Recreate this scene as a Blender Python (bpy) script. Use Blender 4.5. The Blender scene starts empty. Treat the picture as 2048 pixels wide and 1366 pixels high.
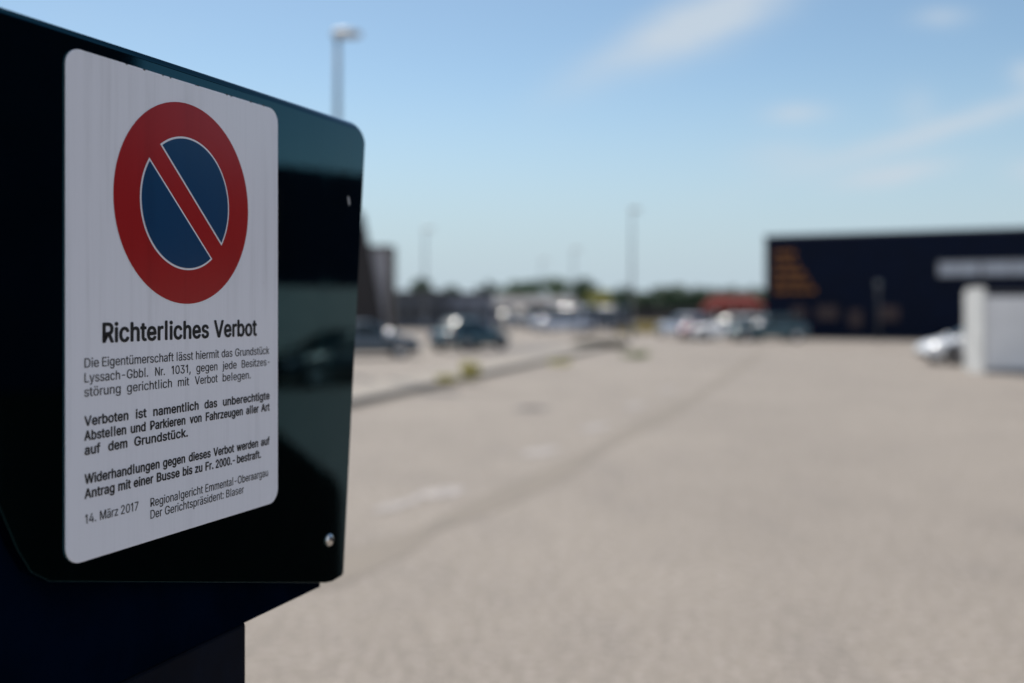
import bpy, bmesh, math, random
from mathutils import Vector, Matrix
R = math.radians
S = bpy.context.scene
COL = S.collection
random.seed(7)

# ------------------------------------------------------------------ camera
CAM_H = 2.1
FPX = 2020.0                    # focal length in photo pixels (2048 wide)
HOR = 610.0                     # horizon row
cam = bpy.data.cameras.new('camera')
cam_o = bpy.data.objects.new('camera', cam)
COL.objects.link(cam_o)
cam_o.location = (0, 0, CAM_H)
cam_o.rotation_euler = (R(90), 0, 0)
cam.sensor_width = 36.0
cam.lens = FPX * 36.0 / 2048.0
cam.shift_y = -(683 - HOR) / 2048.0
cam.clip_start = 0.05
cam.clip_end = 8000
cam.dof.use_dof = True
cam.dof.focus_distance = 1.125
cam.dof.aperture_fstop = 1.95
S.camera = cam_o
S.cycles.use_denoising = True
S.cycles.max_bounces = 8

# ------------------------------------------------------------------ light
SUN_EL, SUN_AZ = 53.0, 64.0     # azimuth: degrees forward of due left
sd = Vector((-math.cos(R(SUN_EL)) * math.cos(R(SUN_AZ)),
             math.cos(R(SUN_EL)) * math.sin(R(SUN_AZ)), math.sin(R(SUN_EL))))
sun = bpy.data.lights.new('sun', 'SUN')
sun.energy = 3.4
sun.angle = R(0.53)
sun.color = (1.0, 0.94, 0.86)
sun_o = bpy.data.objects.new('sun', sun)
COL.objects.link(sun_o)
sun_o.location = (-20, 15, 30)
sun_o.rotation_euler = sd.to_track_quat('Z', 'Y').to_euler()

S.view_settings.view_transform = 'Standard'
S.view_settings.look = 'None'
S.view_settings.gamma = 1.0
S.view_settings.exposure = 0.54

world = bpy.data.worlds.new('World')
S.world = world
world.use_nodes = True
wt = world.node_tree
wt.nodes.clear()


class NT:
    """tiny node helper"""
    def __init__(self, t):
        self.t = t

    def n(self, typ, **kw):
        nd = self.t.nodes.new(typ)
        for k, v in kw.items():
            setattr(nd, k, v)
        return nd

    def l(self, a, b):
        self.t.links.new(a, b)

    def m(self, op, a, b=None, c=None, clamp=False):
        nd = self.n('ShaderNodeMath', operation=op)
        nd.use_clamp = clamp
        for i, v in enumerate((a, b, c)):
            if v is None:
                continue
            if isinstance(v, (int, float)):
                nd.inputs[i].default_value = v
            else:
                self.l(v, nd.inputs[i])
        return nd.outputs[0]

    def mix(self, f, a, b, mode='MIX'):
        nd = self.n('ShaderNodeMix', data_type='RGBA', blend_type=mode)
        for sock, v in ((nd.inputs['Factor'], f), (nd.inputs['A'], a), (nd.inputs['B'], b)):
            pass
        for idx, v in ((0, f), (6, a), (7, b)):
            if isinstance(v, (int, float)):
                nd.inputs[idx].default_value = v
            elif isinstance(v, tuple):
                nd.inputs[idx].default_value = v if len(v) == 4 else (*v, 1)
            else:
                self.l(v, nd.inputs[idx])
        return nd.outputs[2]

    def noise(self, vec, scale, detail=3, rough=0.55):
        nd = self.n('ShaderNodeTexNoise')
        nd.inputs['Scale'].default_value = scale
        nd.inputs['Detail'].default_value = detail
        nd.inputs['Roughness'].default_value = rough
        if vec is not None:
            self.l(vec, nd.inputs['Vector'])
        return nd.outputs['Fac']

    def ramp(self, f, p0, p1):
        nd = self.n('ShaderNodeMapRange', interpolation_type='SMOOTHSTEP')
        nd.inputs['From Min'].default_value = p0
        nd.inputs['From Max'].default_value = p1
        self.l(f, nd.inputs['Value'])
        return nd.outputs['Result']

    def scale(self, vec, s):
        nd = self.n('ShaderNodeMapping')
        nd.inputs['Scale'].default_value = s
        self.l(vec, nd.inputs['Vector'])
        return nd.outputs['Vector']


w = NT(wt)
sky = w.n('ShaderNodeTexSky', sky_type='NISHITA')
sky.sun_disc = False
sky.sun_elevation = R(SUN_EL)
sky.sun_rotation = math.atan2(sd.x, sd.y)
sky.altitude = 500
sky.air_density = 1.0
sky.dust_density = 0.5
sky.ozone_density = 1.0
tc = w.n('ShaderNodeTexCoord')
sep = w.n('ShaderNodeSeparateXYZ')
w.l(tc.outputs['Generated'], sep.inputs[0])
yy = w.m('MAXIMUM', sep.outputs['Y'], 0.06)
cu = w.m('DIVIDE', sep.outputs['X'], yy)
cv = w.m('DIVIDE', sep.outputs['Z'], yy)
cvec = w.n('ShaderNodeCombineXYZ')
w.l(cu, cvec.inputs[0])
w.l(cv, cvec.inputs[1])
nz1 = w.noise(w.scale(cvec.outputs[0], (9, 22, 1)), 1.0, 4, 0.55)
nz2 = w.noise(w.scale(cvec.outputs[0], (3.0, 9.0, 1)), 1.0, 3, 0.5)

nz3 = w.noise(w.scale(cvec.outputs[0], (14, 46, 1)), 1.0, 5, 0.65)


def streak(u, v, ang, ln, wd, amp, edge=0.6):
    """a soft thin cirrus streak at bearing tan u, elevation tan v"""
    c, s_ = math.cos(R(ang)), math.sin(R(ang))
    du = w.m('SUBTRACT', cu, u)
    dv = w.m('SUBTRACT', cv, v)
    a = w.m('ADD', w.m('MULTIPLY', du, c), w.m('MULTIPLY', dv, s_))
    b = w.m('SUBTRACT', w.m('MULTIPLY', dv, c), w.m('MULTIPLY', du, s_))
    b = w.m('ADD', b, w.m('MULTIPLY', w.m('SUBTRACT', nz1, 0.5), wd * 0.9))
    r2 = w.m('ADD', w.m('POWER', w.m('ABSOLUTE', w.m('DIVIDE', a, ln)), 2.0),
             w.m('POWER', w.m('ABSOLUTE', w.m('DIVIDE', b, wd)), 2.0))
    g = w.m('MULTIPLY', w.m('EXPONENT', w.m('MULTIPLY', r2, -1.0)), w.m('ADD', 0.55, w.m('MULTIPLY', nz3, 0.9)))
    return w.m('MULTIPLY', g, amp * 1.2)


STREAKS = [  # u, v, angle, half length, half width, strength
    (0.215, 0.292, 29, 0.085, 0.026, 0.70),
    (0.150, 0.268, 22, 0.060, 0.020, 0.40),
    (0.080, 0.230, 28, 0.060, 0.020, 0.22),
    (0.425, 0.285, 3, 0.028, 0.010, 0.35),
    (0.282, 0.189, 3, 0.030, 0.011, 0.52),
    (0.510, 0.228, 0, 0.018, 0.014, 0.50),
    (0.430, 0.176, 17, 0.150, 0.011, 0.58),
    (0.270, 0.146, 2, 0.045, 0.014, 0.28),
    (0.378, 0.130, 10, 0.055, 0.011, 0.68),
    (0.520, 0.134, 5, 0.030, 0.012, 0.38),
    (0.400, 0.196, 30, 0.020, 0.020, 0.22),
]
acc = None
for st in STREAKS:
    g = streak(*st)
    acc = g if acc is None else w.m('ADD', acc, g)
thin = w.m('MULTIPLY', w.ramp(nz2, 0.56, 0.85), 0.12)
cl = w.m('MINIMUM', w.m('ADD', acc, thin), 0.85)
up = w.ramp(sep.outputs['Z'], 0.0, 0.06)
cl = w.m('MULTIPLY', cl, up)
# low pale band of far haze in the sky near the horizon
hz = w.m('MULTIPLY', w.m('SUBTRACT', 1.0, w.ramp(sep.outputs['Z'], 0.0, 0.24)), 0.92)
skyc = w.mix(hz, w.mix(1.0, sky.outputs['Color'], (0.93, 1.0, 0.965), 'MULTIPLY'), (4.1, 5.1, 6.0))
skyc = w.mix(cl, skyc, (5.2, 5.9, 6.6))
# unseen bright cloud added behind the camera as fill for the shaded plate
back = w.m('MULTIPLY', w.ramp(sep.outputs['Y'], 0.05, -0.35), w.ramp(w.noise(w.scale(tc.outputs['Generated'], (2.2, 2.2, 5.0)), 1.0, 5, 0.6), 0.36, 0.62))
skyc = w.mix(w.m('MULTIPLY', back, 0.85), skyc, (9.6, 10.2, 11.4))
bg = w.n('ShaderNodeBackground')
bg.inputs['Strength'].default_value = 0.078
w.l(skyc, bg.inputs['Color'])
wo = w.n('ShaderNodeOutputWorld')
w.l(bg.outputs[0], wo.inputs['Surface'])


# ------------------------------------------------------------------ helpers
def put(o, parent=None):
    COL.objects.link(o)
    if parent is not None:
        o.parent = parent
    return o


def tag(o, label=None, cat=None, group=None, kind=None):
    if label:
        o['label'] = label
    if cat:
        o['category'] = cat
    if group:
        o['group'] = group
    if kind:
        o['kind'] = kind
    return o


def thing(name, label, cat, loc=(0, 0, 0), rz=0.0, group=None):
    o = bpy.data.objects.new(name, None)
    o.empty_display_size = 0.2
    put(o)
    o.location = loc
    o.rotation_euler = (0, 0, rz)
    return tag(o, label, cat, group)


def obj(name, bm, m, parent=None, smooth=False, loc=None):
    me = bpy.data.meshes.new(name)
    bm.normal_update()
    bm.to_mesh(me)
    bm.free()
    me.materials.append(m)
    if smooth:
        for p in me.polygons:
            p.use_smooth = True
    o = bpy.data.objects.new(name, me)
    if loc:
        o.location = loc
    return put(o, parent)


def dup(root, loc=None, rz=None, label=None, group=None, scale=None):
    def cp(o, par):
        c = o.copy()
        COL.objects.link(c)
        c.parent = par
        for ch in o.children:
            cp(ch, c)
        return c
    r = cp(root, None)
    if loc is not None:
        r.location = loc
    if rz is not None:
        r.rotation_euler = (0, 0, rz)
    if scale is not None:
        r.scale = scale
    tag(r, label, None, group)
    return r


def box(bm, x0, x1, y0, y1, z0, z1, bev=0.0, seg=2):
    r = bmesh.ops.create_cube(bm, size=1.0)
    vs = r['verts']
    for v in vs:
        v.co = Vector(((x0 + x1) / 2 + v.co.x * (x1 - x0), (y0 + y1) / 2 + v.co.y * (y1 - y0),
                       (z0 + z1) / 2 + v.co.z * (z1 - z0)))
    if bev > 0:
        es = list({e for v in vs for e in v.link_edges})
        bmesh.ops.bevel(bm, geom=es, offset=bev, segments=seg, affect='EDGES', profile=0.5)
    return bm


def nb():
    return bmesh.new()


def cyl(bm, p0, p1, r0, r1=None, n=16, caps=True):
    p0, p1 = Vector(p0), Vector(p1)
    r1 = r0 if r1 is None else r1
    d = (p1 - p0).normalized()
    a = d.orthogonal().normalized()
    b = d.cross(a)
    ra, rb = [], []
    for i in range(n):
        t = 2 * math.pi * i / n
        o = a * math.cos(t) + b * math.sin(t)
        ra.append(bm.verts.new(p0 + o * r0))
        rb.append(bm.verts.new(p1 + o * r1))
    for i in range(n):
        j = (i + 1) % n
        bm.faces.new((ra[i], ra[j], rb[j], rb[i]))
    if caps:
        bm.faces.new(ra[::-1])
        bm.faces.new(rb)
    return bm


def ball(bm, c, rx, ry, rz, seg=16, ring=10):
    r = bmesh.ops.create_uvsphere(bm, u_segments=seg, v_segments=ring, radius=1.0)
    for v in r['verts']:
        v.co = Vector((c[0] + v.co.x * rx, c[1] + v.co.y * ry, c[2] + v.co.z * rz))
    return bm


def prism_xz(bm, pts, y0, y1):
    """polygon in x,z (counter-clockwise seen from -y) extruded from y0 (front) to y1"""
    f = [bm.verts.new((x, y0, z)) for x, z in pts]
    b = [bm.verts.new((x, y1, z)) for x, z in pts]
    n = len(pts)
    bm.faces.new(f)
    bm.faces.new(b[::-1])
    for i in range(n):
        j = (i + 1) % n
        bm.faces.new((f[j], f[i], b[i], b[j]))
    bmesh.ops.recalc_face_normals(bm, faces=bm.faces[:])
    return bm


def prism_xy(bm, pts, z0, z1):
    f = [bm.verts.new((x, y, z1)) for x, y in pts]
    b = [bm.verts.new((x, y, z0)) for x, y in pts]
    n = len(pts)
    bm.faces.new(f)
    bm.faces.new(b[::-1])
    for i in range(n):
        j = (i + 1) % n
        bm.faces.new((f[j], f[i], b[i], b[j]))
    bmesh.ops.recalc_face_normals(bm, faces=bm.faces[:])
    return bm


def mat(name, col, rough=0.6, metal=0.0, var=0.12, vscale=3.0, stretch=(1, 1, 1), coat=0.0,
        ior=1.5, bump=0.0, bscale=60.0, spec=0.5):
    m = bpy.data.materials.new(name)
    m.use_nodes = True
    t = NT(m.node_tree)
    p = m.node_tree.nodes['Principled BSDF']
    co = t.n('ShaderNodeTexCoord').outputs['Object']
    if var > 0:
        nz = t.noise(t.scale(co, stretch), vscale, 4, 0.6)
        lo = tuple(c * (1 - var) for c in col)
        hi = tuple(min(1, c * (1 + var)) for c in col)
        t.l(t.mix(t.ramp(nz, 0.3, 0.7), lo, hi), p.inputs['Base Color'])
        rr = t.m('ADD', t.m('MULTIPLY', nz, rough * 0.3), rough * 0.85)
        t.l(rr, p.inputs['Roughness'])
    else:
        p.inputs['Base Color'].default_value = (*col, 1)
        p.inputs['Roughness'].default_value = rough
    p.inputs['Metallic'].default_value = metal
    p.inputs['IOR'].default_value = ior
    p.inputs['Specular IOR Level'].default_value = spec
    p.inputs['Coat Weight'].default_value = coat
    p.inputs['Coat Roughness'].default_value = 0.06
    if bump > 0:
        b = t.n('ShaderNodeBump')
        b.inputs['Strength'].default_value = bump
        b.inputs['Distance'].default_value = 0.01
        t.l(t.noise(co, bscale, 4, 0.6), b.inputs['Height'])
        t.l(b.outputs[0], p.inputs['Normal'])
    return m


def ground_pt(x, y, z=0.0):
    """ground point seen at photo pixel x, y"""
    d = FPX * (CAM_H - z) / (y - HOR)
    return Vector(((x - 1024) / FPX * d, d, z))


def at(x, d, z=0.0):
    return Vector(((x - 1024) / FPX * d, d, z))


def hgt(y, d):
    return CAM_H + (HOR - y) / FPX * d


# ------------------------------------------------------------------ ground
def asphalt():
    m = bpy.data.materials.new('worn_asphalt')
    m.use_nodes = True
    t = NT(m.node_tree)
    p = m.node_tree.nodes['Principled BSDF']
    co = t.n('ShaderNodeTexCoord').outputs['Object']
    big = t.noise(co, 0.18, 4, 0.6)
    mid = t.noise(t.scale(co, (1.0, 0.45, 1)), 1.3, 5, 0.65)
    fine = t.noise(co, 16, 3, 0.7)
    grit = t.noise(co, 70, 2, 0.7)
    c = t.mix(t.ramp(big, 0.3, 0.7), (0.186, 0.160, 0.130), (0.236, 0.204, 0.166))
    c = t.mix(t.m('MULTIPLY', t.ramp(mid, 0.45, 0.75), 0.35), c, (0.270, 0.234, 0.195))
    c = t.mix(t.m('MULTIPLY', t.ramp(mid, 0.52, 0.28), 0.6), c, (0.158, 0.138, 0.116))
    mot = t.noise(co, 5.5, 3, 0.6)
    c = t.mix(t.m('MULTIPLY', t.ramp(mot, 0.5, 0.72), t.m('MULTIPLY', t.ramp(big, 0.35, 0.65), 0.5)), c, (0.28, 0.243, 0.205))
    c = t.mix(t.m('MULTIPLY', t.ramp(mot, 0.5, 0.30), t.m('MULTIPLY', t.ramp(mid, 0.35, 0.65), 0.6)), c, (0.148, 0.129, 0.107))
    c = t.mix(t.m('MULTIPLY', t.ramp(fine, 0.48, 0.62), 0.55), c, (0.40, 0.35, 0.32))
    c = t.mix(t.m('MULTIPLY', t.ramp(fine, 0.48, 0.36), 0.55), c, (0.16, 0.14, 0.13))
    c = t.mix(t.m('MULTIPLY', t.ramp(grit, 0.55, 0.75), 0.6), c, (0.46, 0.41, 0.38))
    t.l(c, p.inputs['Base Color'])
    p.inputs['Roughness'].default_value = 0.9
    b = t.n('ShaderNodeBump')
    b.inputs['Strength'].default_value = 0.5
    b.inputs['Distance'].default_value = 0.006
    t.l(grit, b.inputs['Height'])
    t.l(b.outputs[0], p.inputs['Normal'])
    return m


M = {}
M['asphalt'] = asphalt()
bm = nb()
bmesh.ops.create_grid(bm, x_segments=40, y_segments=40, size=3000)
tag(obj('ground', bm, M['asphalt']), kind='structure')


def sheet(name, pts, z, m):
    bm = nb()
    prism_xy(bm, pts, 0.0005, z)
    return tag(obj(name, bm, m), kind='structure')


M['seam'] = mat('dark_asphalt_seam', (0.202, 0.174, 0.144), 0.9, var=0.12, vscale=1.2)
M['marking'] = mat('worn_white_marking', (0.30, 0.27, 0.25), 0.8, var=0.3, vscale=6)
M['patch'] = mat('painted_dark_ground', (0.16, 0.145, 0.135), 0.9, var=0.2, vscale=5)
M['new'] = mat('mirrored_shadow_black', (0.006, 0.006, 0.006), 0.9, var=0.25, vscale=8, spec=0.0, ior=1.02)  # black standing in for the shadow wedge mirrored in the board

# rough tar seam running away along the lot
px = [(600, 1180), (730, 1115), (850, 1062), (970, 1010), (1110, 945), (1200, 898), (1310, 836), (1400, 788), (1470, 742), (1520, 706)]
L, Rr = [], []
for i, (x, y) in enumerate(px):
    g = ground_pt(x, y)
    wv = 0.20 + 0.10 * math.sin(i * 2.3)
    L.append((g.x - wv, g.y + 0.1 * math.sin(i * 1.7)))
    Rr.append((g.x + wv * 1.2, g.y + 0.1 * math.sin(i * 2.9)))
bm = nb()
for i in range(len(L) - 1):
    q = [bm.verts.new((*p, 0.004)) for p in (L[i], Rr[i], Rr[i + 1], L[i + 1])]
    bm.faces.new(q)
bmesh.ops.remove_doubles(bm, verts=bm.verts[:], dist=1e-4)
tag(obj('asphalt_seam', bm, M['seam']), kind='structure')

# remains of painted dashes
bm = nb()
for (x, y, ln, wd) in ((880, 986, 0.50, 0.42), (1078, 905, 0.55, 0.36), (1190, 855, 0.6, 0.36), (1268, 812, 0.6, 0.3),
                       (1335, 780, 0.6, 0.25), (790, 1012, 0.5, 0.22)):
    g = ground_pt(x, y)
    n = 14
    vs = []
    for k in range(n):
        a = 2 * math.pi * k / n
        rr = 0.8 + 0.35 * random.random()
        vs.append(bm.verts.new((g.x + rr * wd * 0.62 * math.cos(a) + rr * ln * 0.35 * math.sin(a),
                                g.y + rr * ln * 0.8 * math.sin(a), 0.008)))
    bm.faces.new(vs)
tag(obj('road_marking', bm, M['marking']), kind='structure')

# lot beyond the kerb, its shade painted as a darker strip
strip = [ground_pt(x, y) for x, y in ((950, 712), (1235, 695), (1240, 684), (1010, 692))]
sheet('painted_shade_strip', [(p.x, p.y) for p in strip], 0.006, M['patch'])

# ------------------------------------------------------------------ the notice board in front
PHI = math.atan(801 / FPX)
KS = 1.234                       # px per metre on the board = KS * (1825 - x)


def T(x):
    """distance along the board from the plate's left edge, for photo column x"""
    return (1637 / (1825 - x) - 1637 / 1692) / math.cos(PHI)


def V(x, y):
    """height relative to eye level on the board, for photo pixel"""
    return (HOR - y) / (KS * (1825 - x))


Z1 = 1637 / 1692
ORG = Vector(((133 - 1024) / FPX * Z1, Z1, 0))


def board_mat():
    m = bpy.data.materials.new('dark_green_gloss_paint')
    m.use_nodes = True
    t = NT(m.node_tree)
    p = m.node_tree.nodes['Principled BSDF']
    co = t.n('ShaderNodeTexCoord').outputs['Object']
    dust = t.noise(co, 420, 2, 0.6)
    smear = t.noise(t.scale(co, (1, 1, 0.3)), 9, 4, 0.6)
    wat = t.noise(t.scale(co, (14, 14, 1.6)), 1.0, 4, 0.6)
    c = t.mix(t.m('MULTIPLY', t.ramp(wat, 0.45, 0.75), 0.35), (0.010, 0.062, 0.078), (0.015, 0.070, 0.086))
    t.l(c, p.inputs['Base Color'])
    p.inputs['Metallic'].default_value = 1.0
    p.inputs['Coat Weight'].default_value = 0.38
    p.inputs['Coat Roughness'].default_value = 0.03
    r = t.m('ADD', t.m('MULTIPLY', t.ramp(smear, 0.45, 0.8), 0.05), 0.035)
    t.l(r, p.inputs['Roughness'])
    d = t.n('ShaderNodeBsdfDiffuse')
    d.inputs['Color'].default_value = (0.16, 0.17, 0.165, 1)
    mx = t.n('ShaderNodeMixShader')
    film = t.m('MULTIPLY', t.ramp(t.noise(t.scale(co, (1, 1, 0.4)), 7, 5, 0.65), 0.45, 0.8), 0.003)
    t.l(t.m('ADD', t.m('MULTIPLY', t.ramp(dust, 0.72, 0.80), 0.16), film), mx.inputs[0])
    t.l(p.outputs[0], mx.inputs[1])
    t.l(d.outputs[0], mx.inputs[2])
    t.l(mx.outputs[0], m.node_tree.nodes['Material Output'].inputs['Surface'])
    b = t.n('ShaderNodeBump')
    b.inputs['Strength'].default_value = 0.02
    b.inputs['Distance'].default_value = 0.002
    t.l(t.noise(co, 25, 2, 0.5), b.inputs['Height'])
    t.l(b.outputs[0], p.inputs['Normal'])
    return m


def plate_mat(name, col, rough=0.3, streak=0.14):
    m = bpy.data.materials.new(name)
    m.use_nodes = True
    t = NT(m.node_tree)
    p = m.node_tree.nodes['Principled BSDF']
    co = t.n('ShaderNodeTexCoord').outputs['Object']
    st = t.noise(t.scale(co, (48, 48, 2.2)), 1.0, 4, 0.6)
    fine = t.noise(t.scale(co, (260, 260, 5)), 1.0, 2, 0.5)
    spot = t.noise(co, 160, 2, 0.5)
    dirt = tuple(c * (1 - streak * 1.5) for c in col)
    msk = t.ramp(t.noise(t.scale(co, (6, 6, 4)), 1.0, 3, 0.5), 0.35, 0.65)
    c = t.mix(t.m('MULTIPLY', t.ramp(st, 0.45, 0.68), msk), col, dirt)
    c = t.mix(t.m('MULTIPLY', t.ramp(fine, 0.45, 0.7), 0.16), c, dirt)
    c = t.mix(t.m('MULTIPLY', t.ramp(spot, 0.74, 0.80), 0.5), c, tuple(0.35 * x for x in col))
    t.l(c, p.inputs['Base Color'])
    p.inputs['Roughness'].default_value = rough
    p.inputs['Specular IOR Level'].default_value = 0.4
    return m


M['hood'] = board_mat()
M['plate'] = plate_mat('white_sign_film', (0.83, 0.84, 0.90), 0.20, 0.10)
M['red'] = plate_mat('red_sign_film', (0.36, 0.012, 0.013), 0.20, 0.10)
M['blue'] = plate_mat('blue_sign_film', (0.003, 0.046, 0.130), 0.22, 0.08)
M['white_line'] = plate_mat('white_sign_line', (0.80, 0.79, 0.84), 0.25, 0.05)
M['ink'] = mat('black_print', (0.008, 0.008, 0.009), 0.5, var=0.0)
M['navy'] = mat('navy_steel_paint', (0.0006, 0.0030, 0.0100), 0.6, var=0.2, vscale=12, spec=0.0, ior=1.02)
M['steel'] = mat('bright_rivet_steel', (0.62, 0.60, 0.58), 0.22, metal=1.0, var=0.08, vscale=300)
M['socket'] = mat('rivet_hole_dark', (0.02, 0.02, 0.02), 0.6, var=0)
M['chip'] = mat('bare_metal_chip', (0.45, 0.45, 0.46), 0.5, var=0.1)

sign = thing('notice_board', 'dark green glossy board on a navy steel post carrying a white no parking notice', 'notice board',
             (ORG.x, ORG.y, 0), R(90) - PHI)


def up(bm, dz):
    bmesh.ops.translate(bm, verts=bm.verts[:], vec=(0, 0, dz))
    return bm


def arc(cx, cz, r, a0, a1, n=6):
    return [(cx + r * math.cos(R(a0 + (a1 - a0) * i / n)), cz + r * math.sin(R(a0 + (a1 - a0) * i / n))) for i in range(n + 1)]


# folded front sheet
tr, zb = T(690), V(690, 1150)
ztop = 0.2688
tR = T(733)
hood_pts = [(-0.27, ztop)]
hood_pts += [(-0.11, -0.10), (-0.078, -0.172), (-0.055, -0.222), (-0.040, -0.246), (-0.018, -0.2605)]
hood_pts += [(T(655), V(655, 1166)), (T(668), V(668, 1163)), (tr - 0.003, zb), (tr, zb + 0.004)]
hood_pts += [(tR - 0.0005, 0.236)] + arc(tR - 0.032, 0.2368, 0.032, 5, 85, 8)
def folded(pts, y0, y1):
    """sheet with a rolled front edge: wide along the top, tight elsewhere"""
    n = len(pts)
    nrm = []
    for i in range(n):
        p0, p1, p2 = (Vector(pts[(i + k) % n]) for k in (-1, 0, 1))
        e0, e1 = (p1 - p0).normalized(), (p2 - p1).normalized()
        q = Vector((-(e0.y + e1.y), e0.x + e1.x)).normalized()
        nrm.append(q)
    sgn = -1 if sum(pts[i][0] * pts[(i + 1) % n][1] - pts[(i + 1) % n][0] * pts[i][1] for i in range(n)) < 0 else 1
    bm_ = nb()
    rings = []
    K = 7
    for k in range(K + 1):
        a_ = R(90 * k / K)
        ring = []
        for (x, z), q in zip(pts, nrm):
            f = min(1, max(0, (z - 0.236) / 0.0328)) if x > 0.4 else min(1, max(0, (z - 0.2) / 0.06))
            wd = 0.0003 + 0.0123 * f * f
            o_ = wd * (1 - math.sin(a_)) * sgn
            ring.append(bm_.verts.new((x + q.x * o_, y0 + wd * (1 - math.cos(a_)), z + q.y * o_)))
        rings.append(ring)
    ring = [bm_.verts.new((x, y1, z)) for x, z in pts]
    rings.append(ring)
    for r0, r1 in zip(rings, rings[1:]):
        for i in range(n):
            j = (i + 1) % n
            fc = bm_.faces.new((r0[i], r0[j], r1[j], r1[i]))
            fc.smooth = True
    bm_.faces.new(rings[0])
    bm_.faces.new(rings[-1][::-1])
    bmesh.ops.recalc_face_normals(bm_, faces=bm_.faces[:])
    return bm_


o = obj('hood', up(folded(hood_pts, 0.0025, 0.0165), CAM_H), M['hood'], sign)
for p in o.data.polygons:
    p.use_smooth = len(p.vertices) == 4

# navy steel body behind and the post
zbot = V(690, 1150) - 0.0005
bm = nb()
box(bm, -1.0, T(651), 0.0545, 0.30, zbot - 0.005, 0.245, 0.004, 2)
obj('body', up(bm, CAM_H), M['navy'], sign, smooth=False)
bm = nb()
box(bm, -0.46, T(662), 0.0170, 0.0540, zbot - 0.0090, 0.20, 0.002, 2)
obj('cross_beam', up(bm, CAM_H), M['navy'], sign)
tp = T(490) + 0.034
bm = nb()
box(bm, tp - 0.26, tp, 0.022, 0.26, -CAM_H + 0.012, zbot - 0.0095, 0.006, 3)
obj('post', up(bm, CAM_H), mat('post_navy_paint', (0.0022, 0.0048, 0.0125), 0.5, var=0.25, vscale=14, spec=0.04), sign)
bm = nb()
box(bm, tp - 0.36, tp + 0.10, -0.08, 0.36, 0.0, 0.012, 0.003, 2)
obj('base_plate', bm, M['navy'], sign)

# rivet
cx, cz = T(661), V(661, 1080)
bm = nb()
ball(bm, (cx, 0.0022, cz), 0.0088, 0.0055, 0.0088, 20, 12)
rv = obj('rivet', up(bm, CAM_H), M['steel'], sign, smooth=True)
bm = nb()
cyl(bm, (cx + 0.001, -0.0040, cz), (cx + 0.001, -0.0030, cz), 0.0026, 0.0026, 12)
obj('rivet_hole', up(bm, CAM_H), M['socket'], rv)
cx, cz = T(700), V(700, 402)
bm = nb()
prism_xz(bm, [(cx - 0.0030, cz + 0.0060), (cx + 0.0005, cz + 0.0068), (cx + 0.003, cz + 0.001), (cx + 0.0034, cz - 0.0058), (cx + 0.0012, cz - 0.0066), (cx - 0.001, cz - 0.001)], 0.0021, 0.0024)
obj('paint_chip', up(bm, CAM_H), M['chip'], sign)

# white plate
PW, PT, PB, PR = T(556), V(133, 90.5), V(133, 1134), 0.0175
pts = arc(PR, PT - PR, PR, 90, 180) + arc(PR, PB + PR, PR, 180, 270) + arc(PW - PR, PB + PR, PR, 270, 360) + arc(PW - PR, PT - PR, PR, 0, 90)
bm = nb()
prism_xz(bm, pts, 0.0, 0.0020)
es = [e for e in bm.edges if all(v.co.y < 1e-6 for v in e.verts)]
bmesh.ops.bevel(bm, geom=es, offset=0.0004, segments=2, affect='EDGES')
plate = obj('notice_plate', up(bm, CAM_H), M['plate'], sign)


def flat(name, loops, y, m, parent=plate, dz=CAM_H):
    cu_ = bpy.data.curves.new(name, 'CURVE')
    cu_.dimensions = '2D'
    cu_.fill_mode = 'BOTH'
    for lp in loops:
        sp = cu_.splines.new('POLY')
        sp.points.add(len(lp) - 1)
        for i, (x, z) in enumerate(lp):
            sp.points[i].co = (x, z, 0, 1)
        sp.use_cyclic_u = True
    tmp = bpy.data.objects.new(name, cu_)
    COL.objects.link(tmp)
    dg = bpy.context.evaluated_depsgraph_get()
    me = bpy.data.meshes.new_from_object(tmp.evaluated_get(dg))
    bpy.data.objects.remove(tmp)
    bpy.data.curves.remove(cu_)
    me.name = name
    for v in me.vertices:
        v.co = Vector((v.co.x, y, v.co.y + dz))
    bm_ = nb()
    bm_.from_mesh(me)
    bpy.data.meshes.remove(me)
    bmesh.ops.recalc_face_normals(bm_, faces=bm_.faces[:])
    for f in bm_.faces:
        if f.normal.y > 0:
            f.normal_flip()
    return bm_


# prohibition symbol
c0, c1 = T(226), T(496)
CX, CZ, CR = (c0 + c1) / 2, 0.1131, 0.1118
ring = obj('prohibition_ring', flat('ring', [arc(CX, CZ, CR, 0, 356, 89)], -0.0003, M['red']), M['red'], plate)


def segment(r, hw, side):
    """part of a disc beyond a diagonal bar running from upper left to lower right"""
    a = math.degrees(math.acos(hw / r))
    mid = 45 if side > 0 else 225
    return arc(CX, CZ, r, mid - a, mid + a, 40)


for sgn in (1, -1):
    s1 = obj('white_outline', flat('seg', [segment(0.0742, 0.0117, sgn)], -0.0006, M['white_line']), M['white_line'], plate)
    s2 = obj('blue_field', flat('seg', [segment(0.0720, 0.0137, sgn)], -0.0009, M['blue']), M['blue'], plate)

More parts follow.
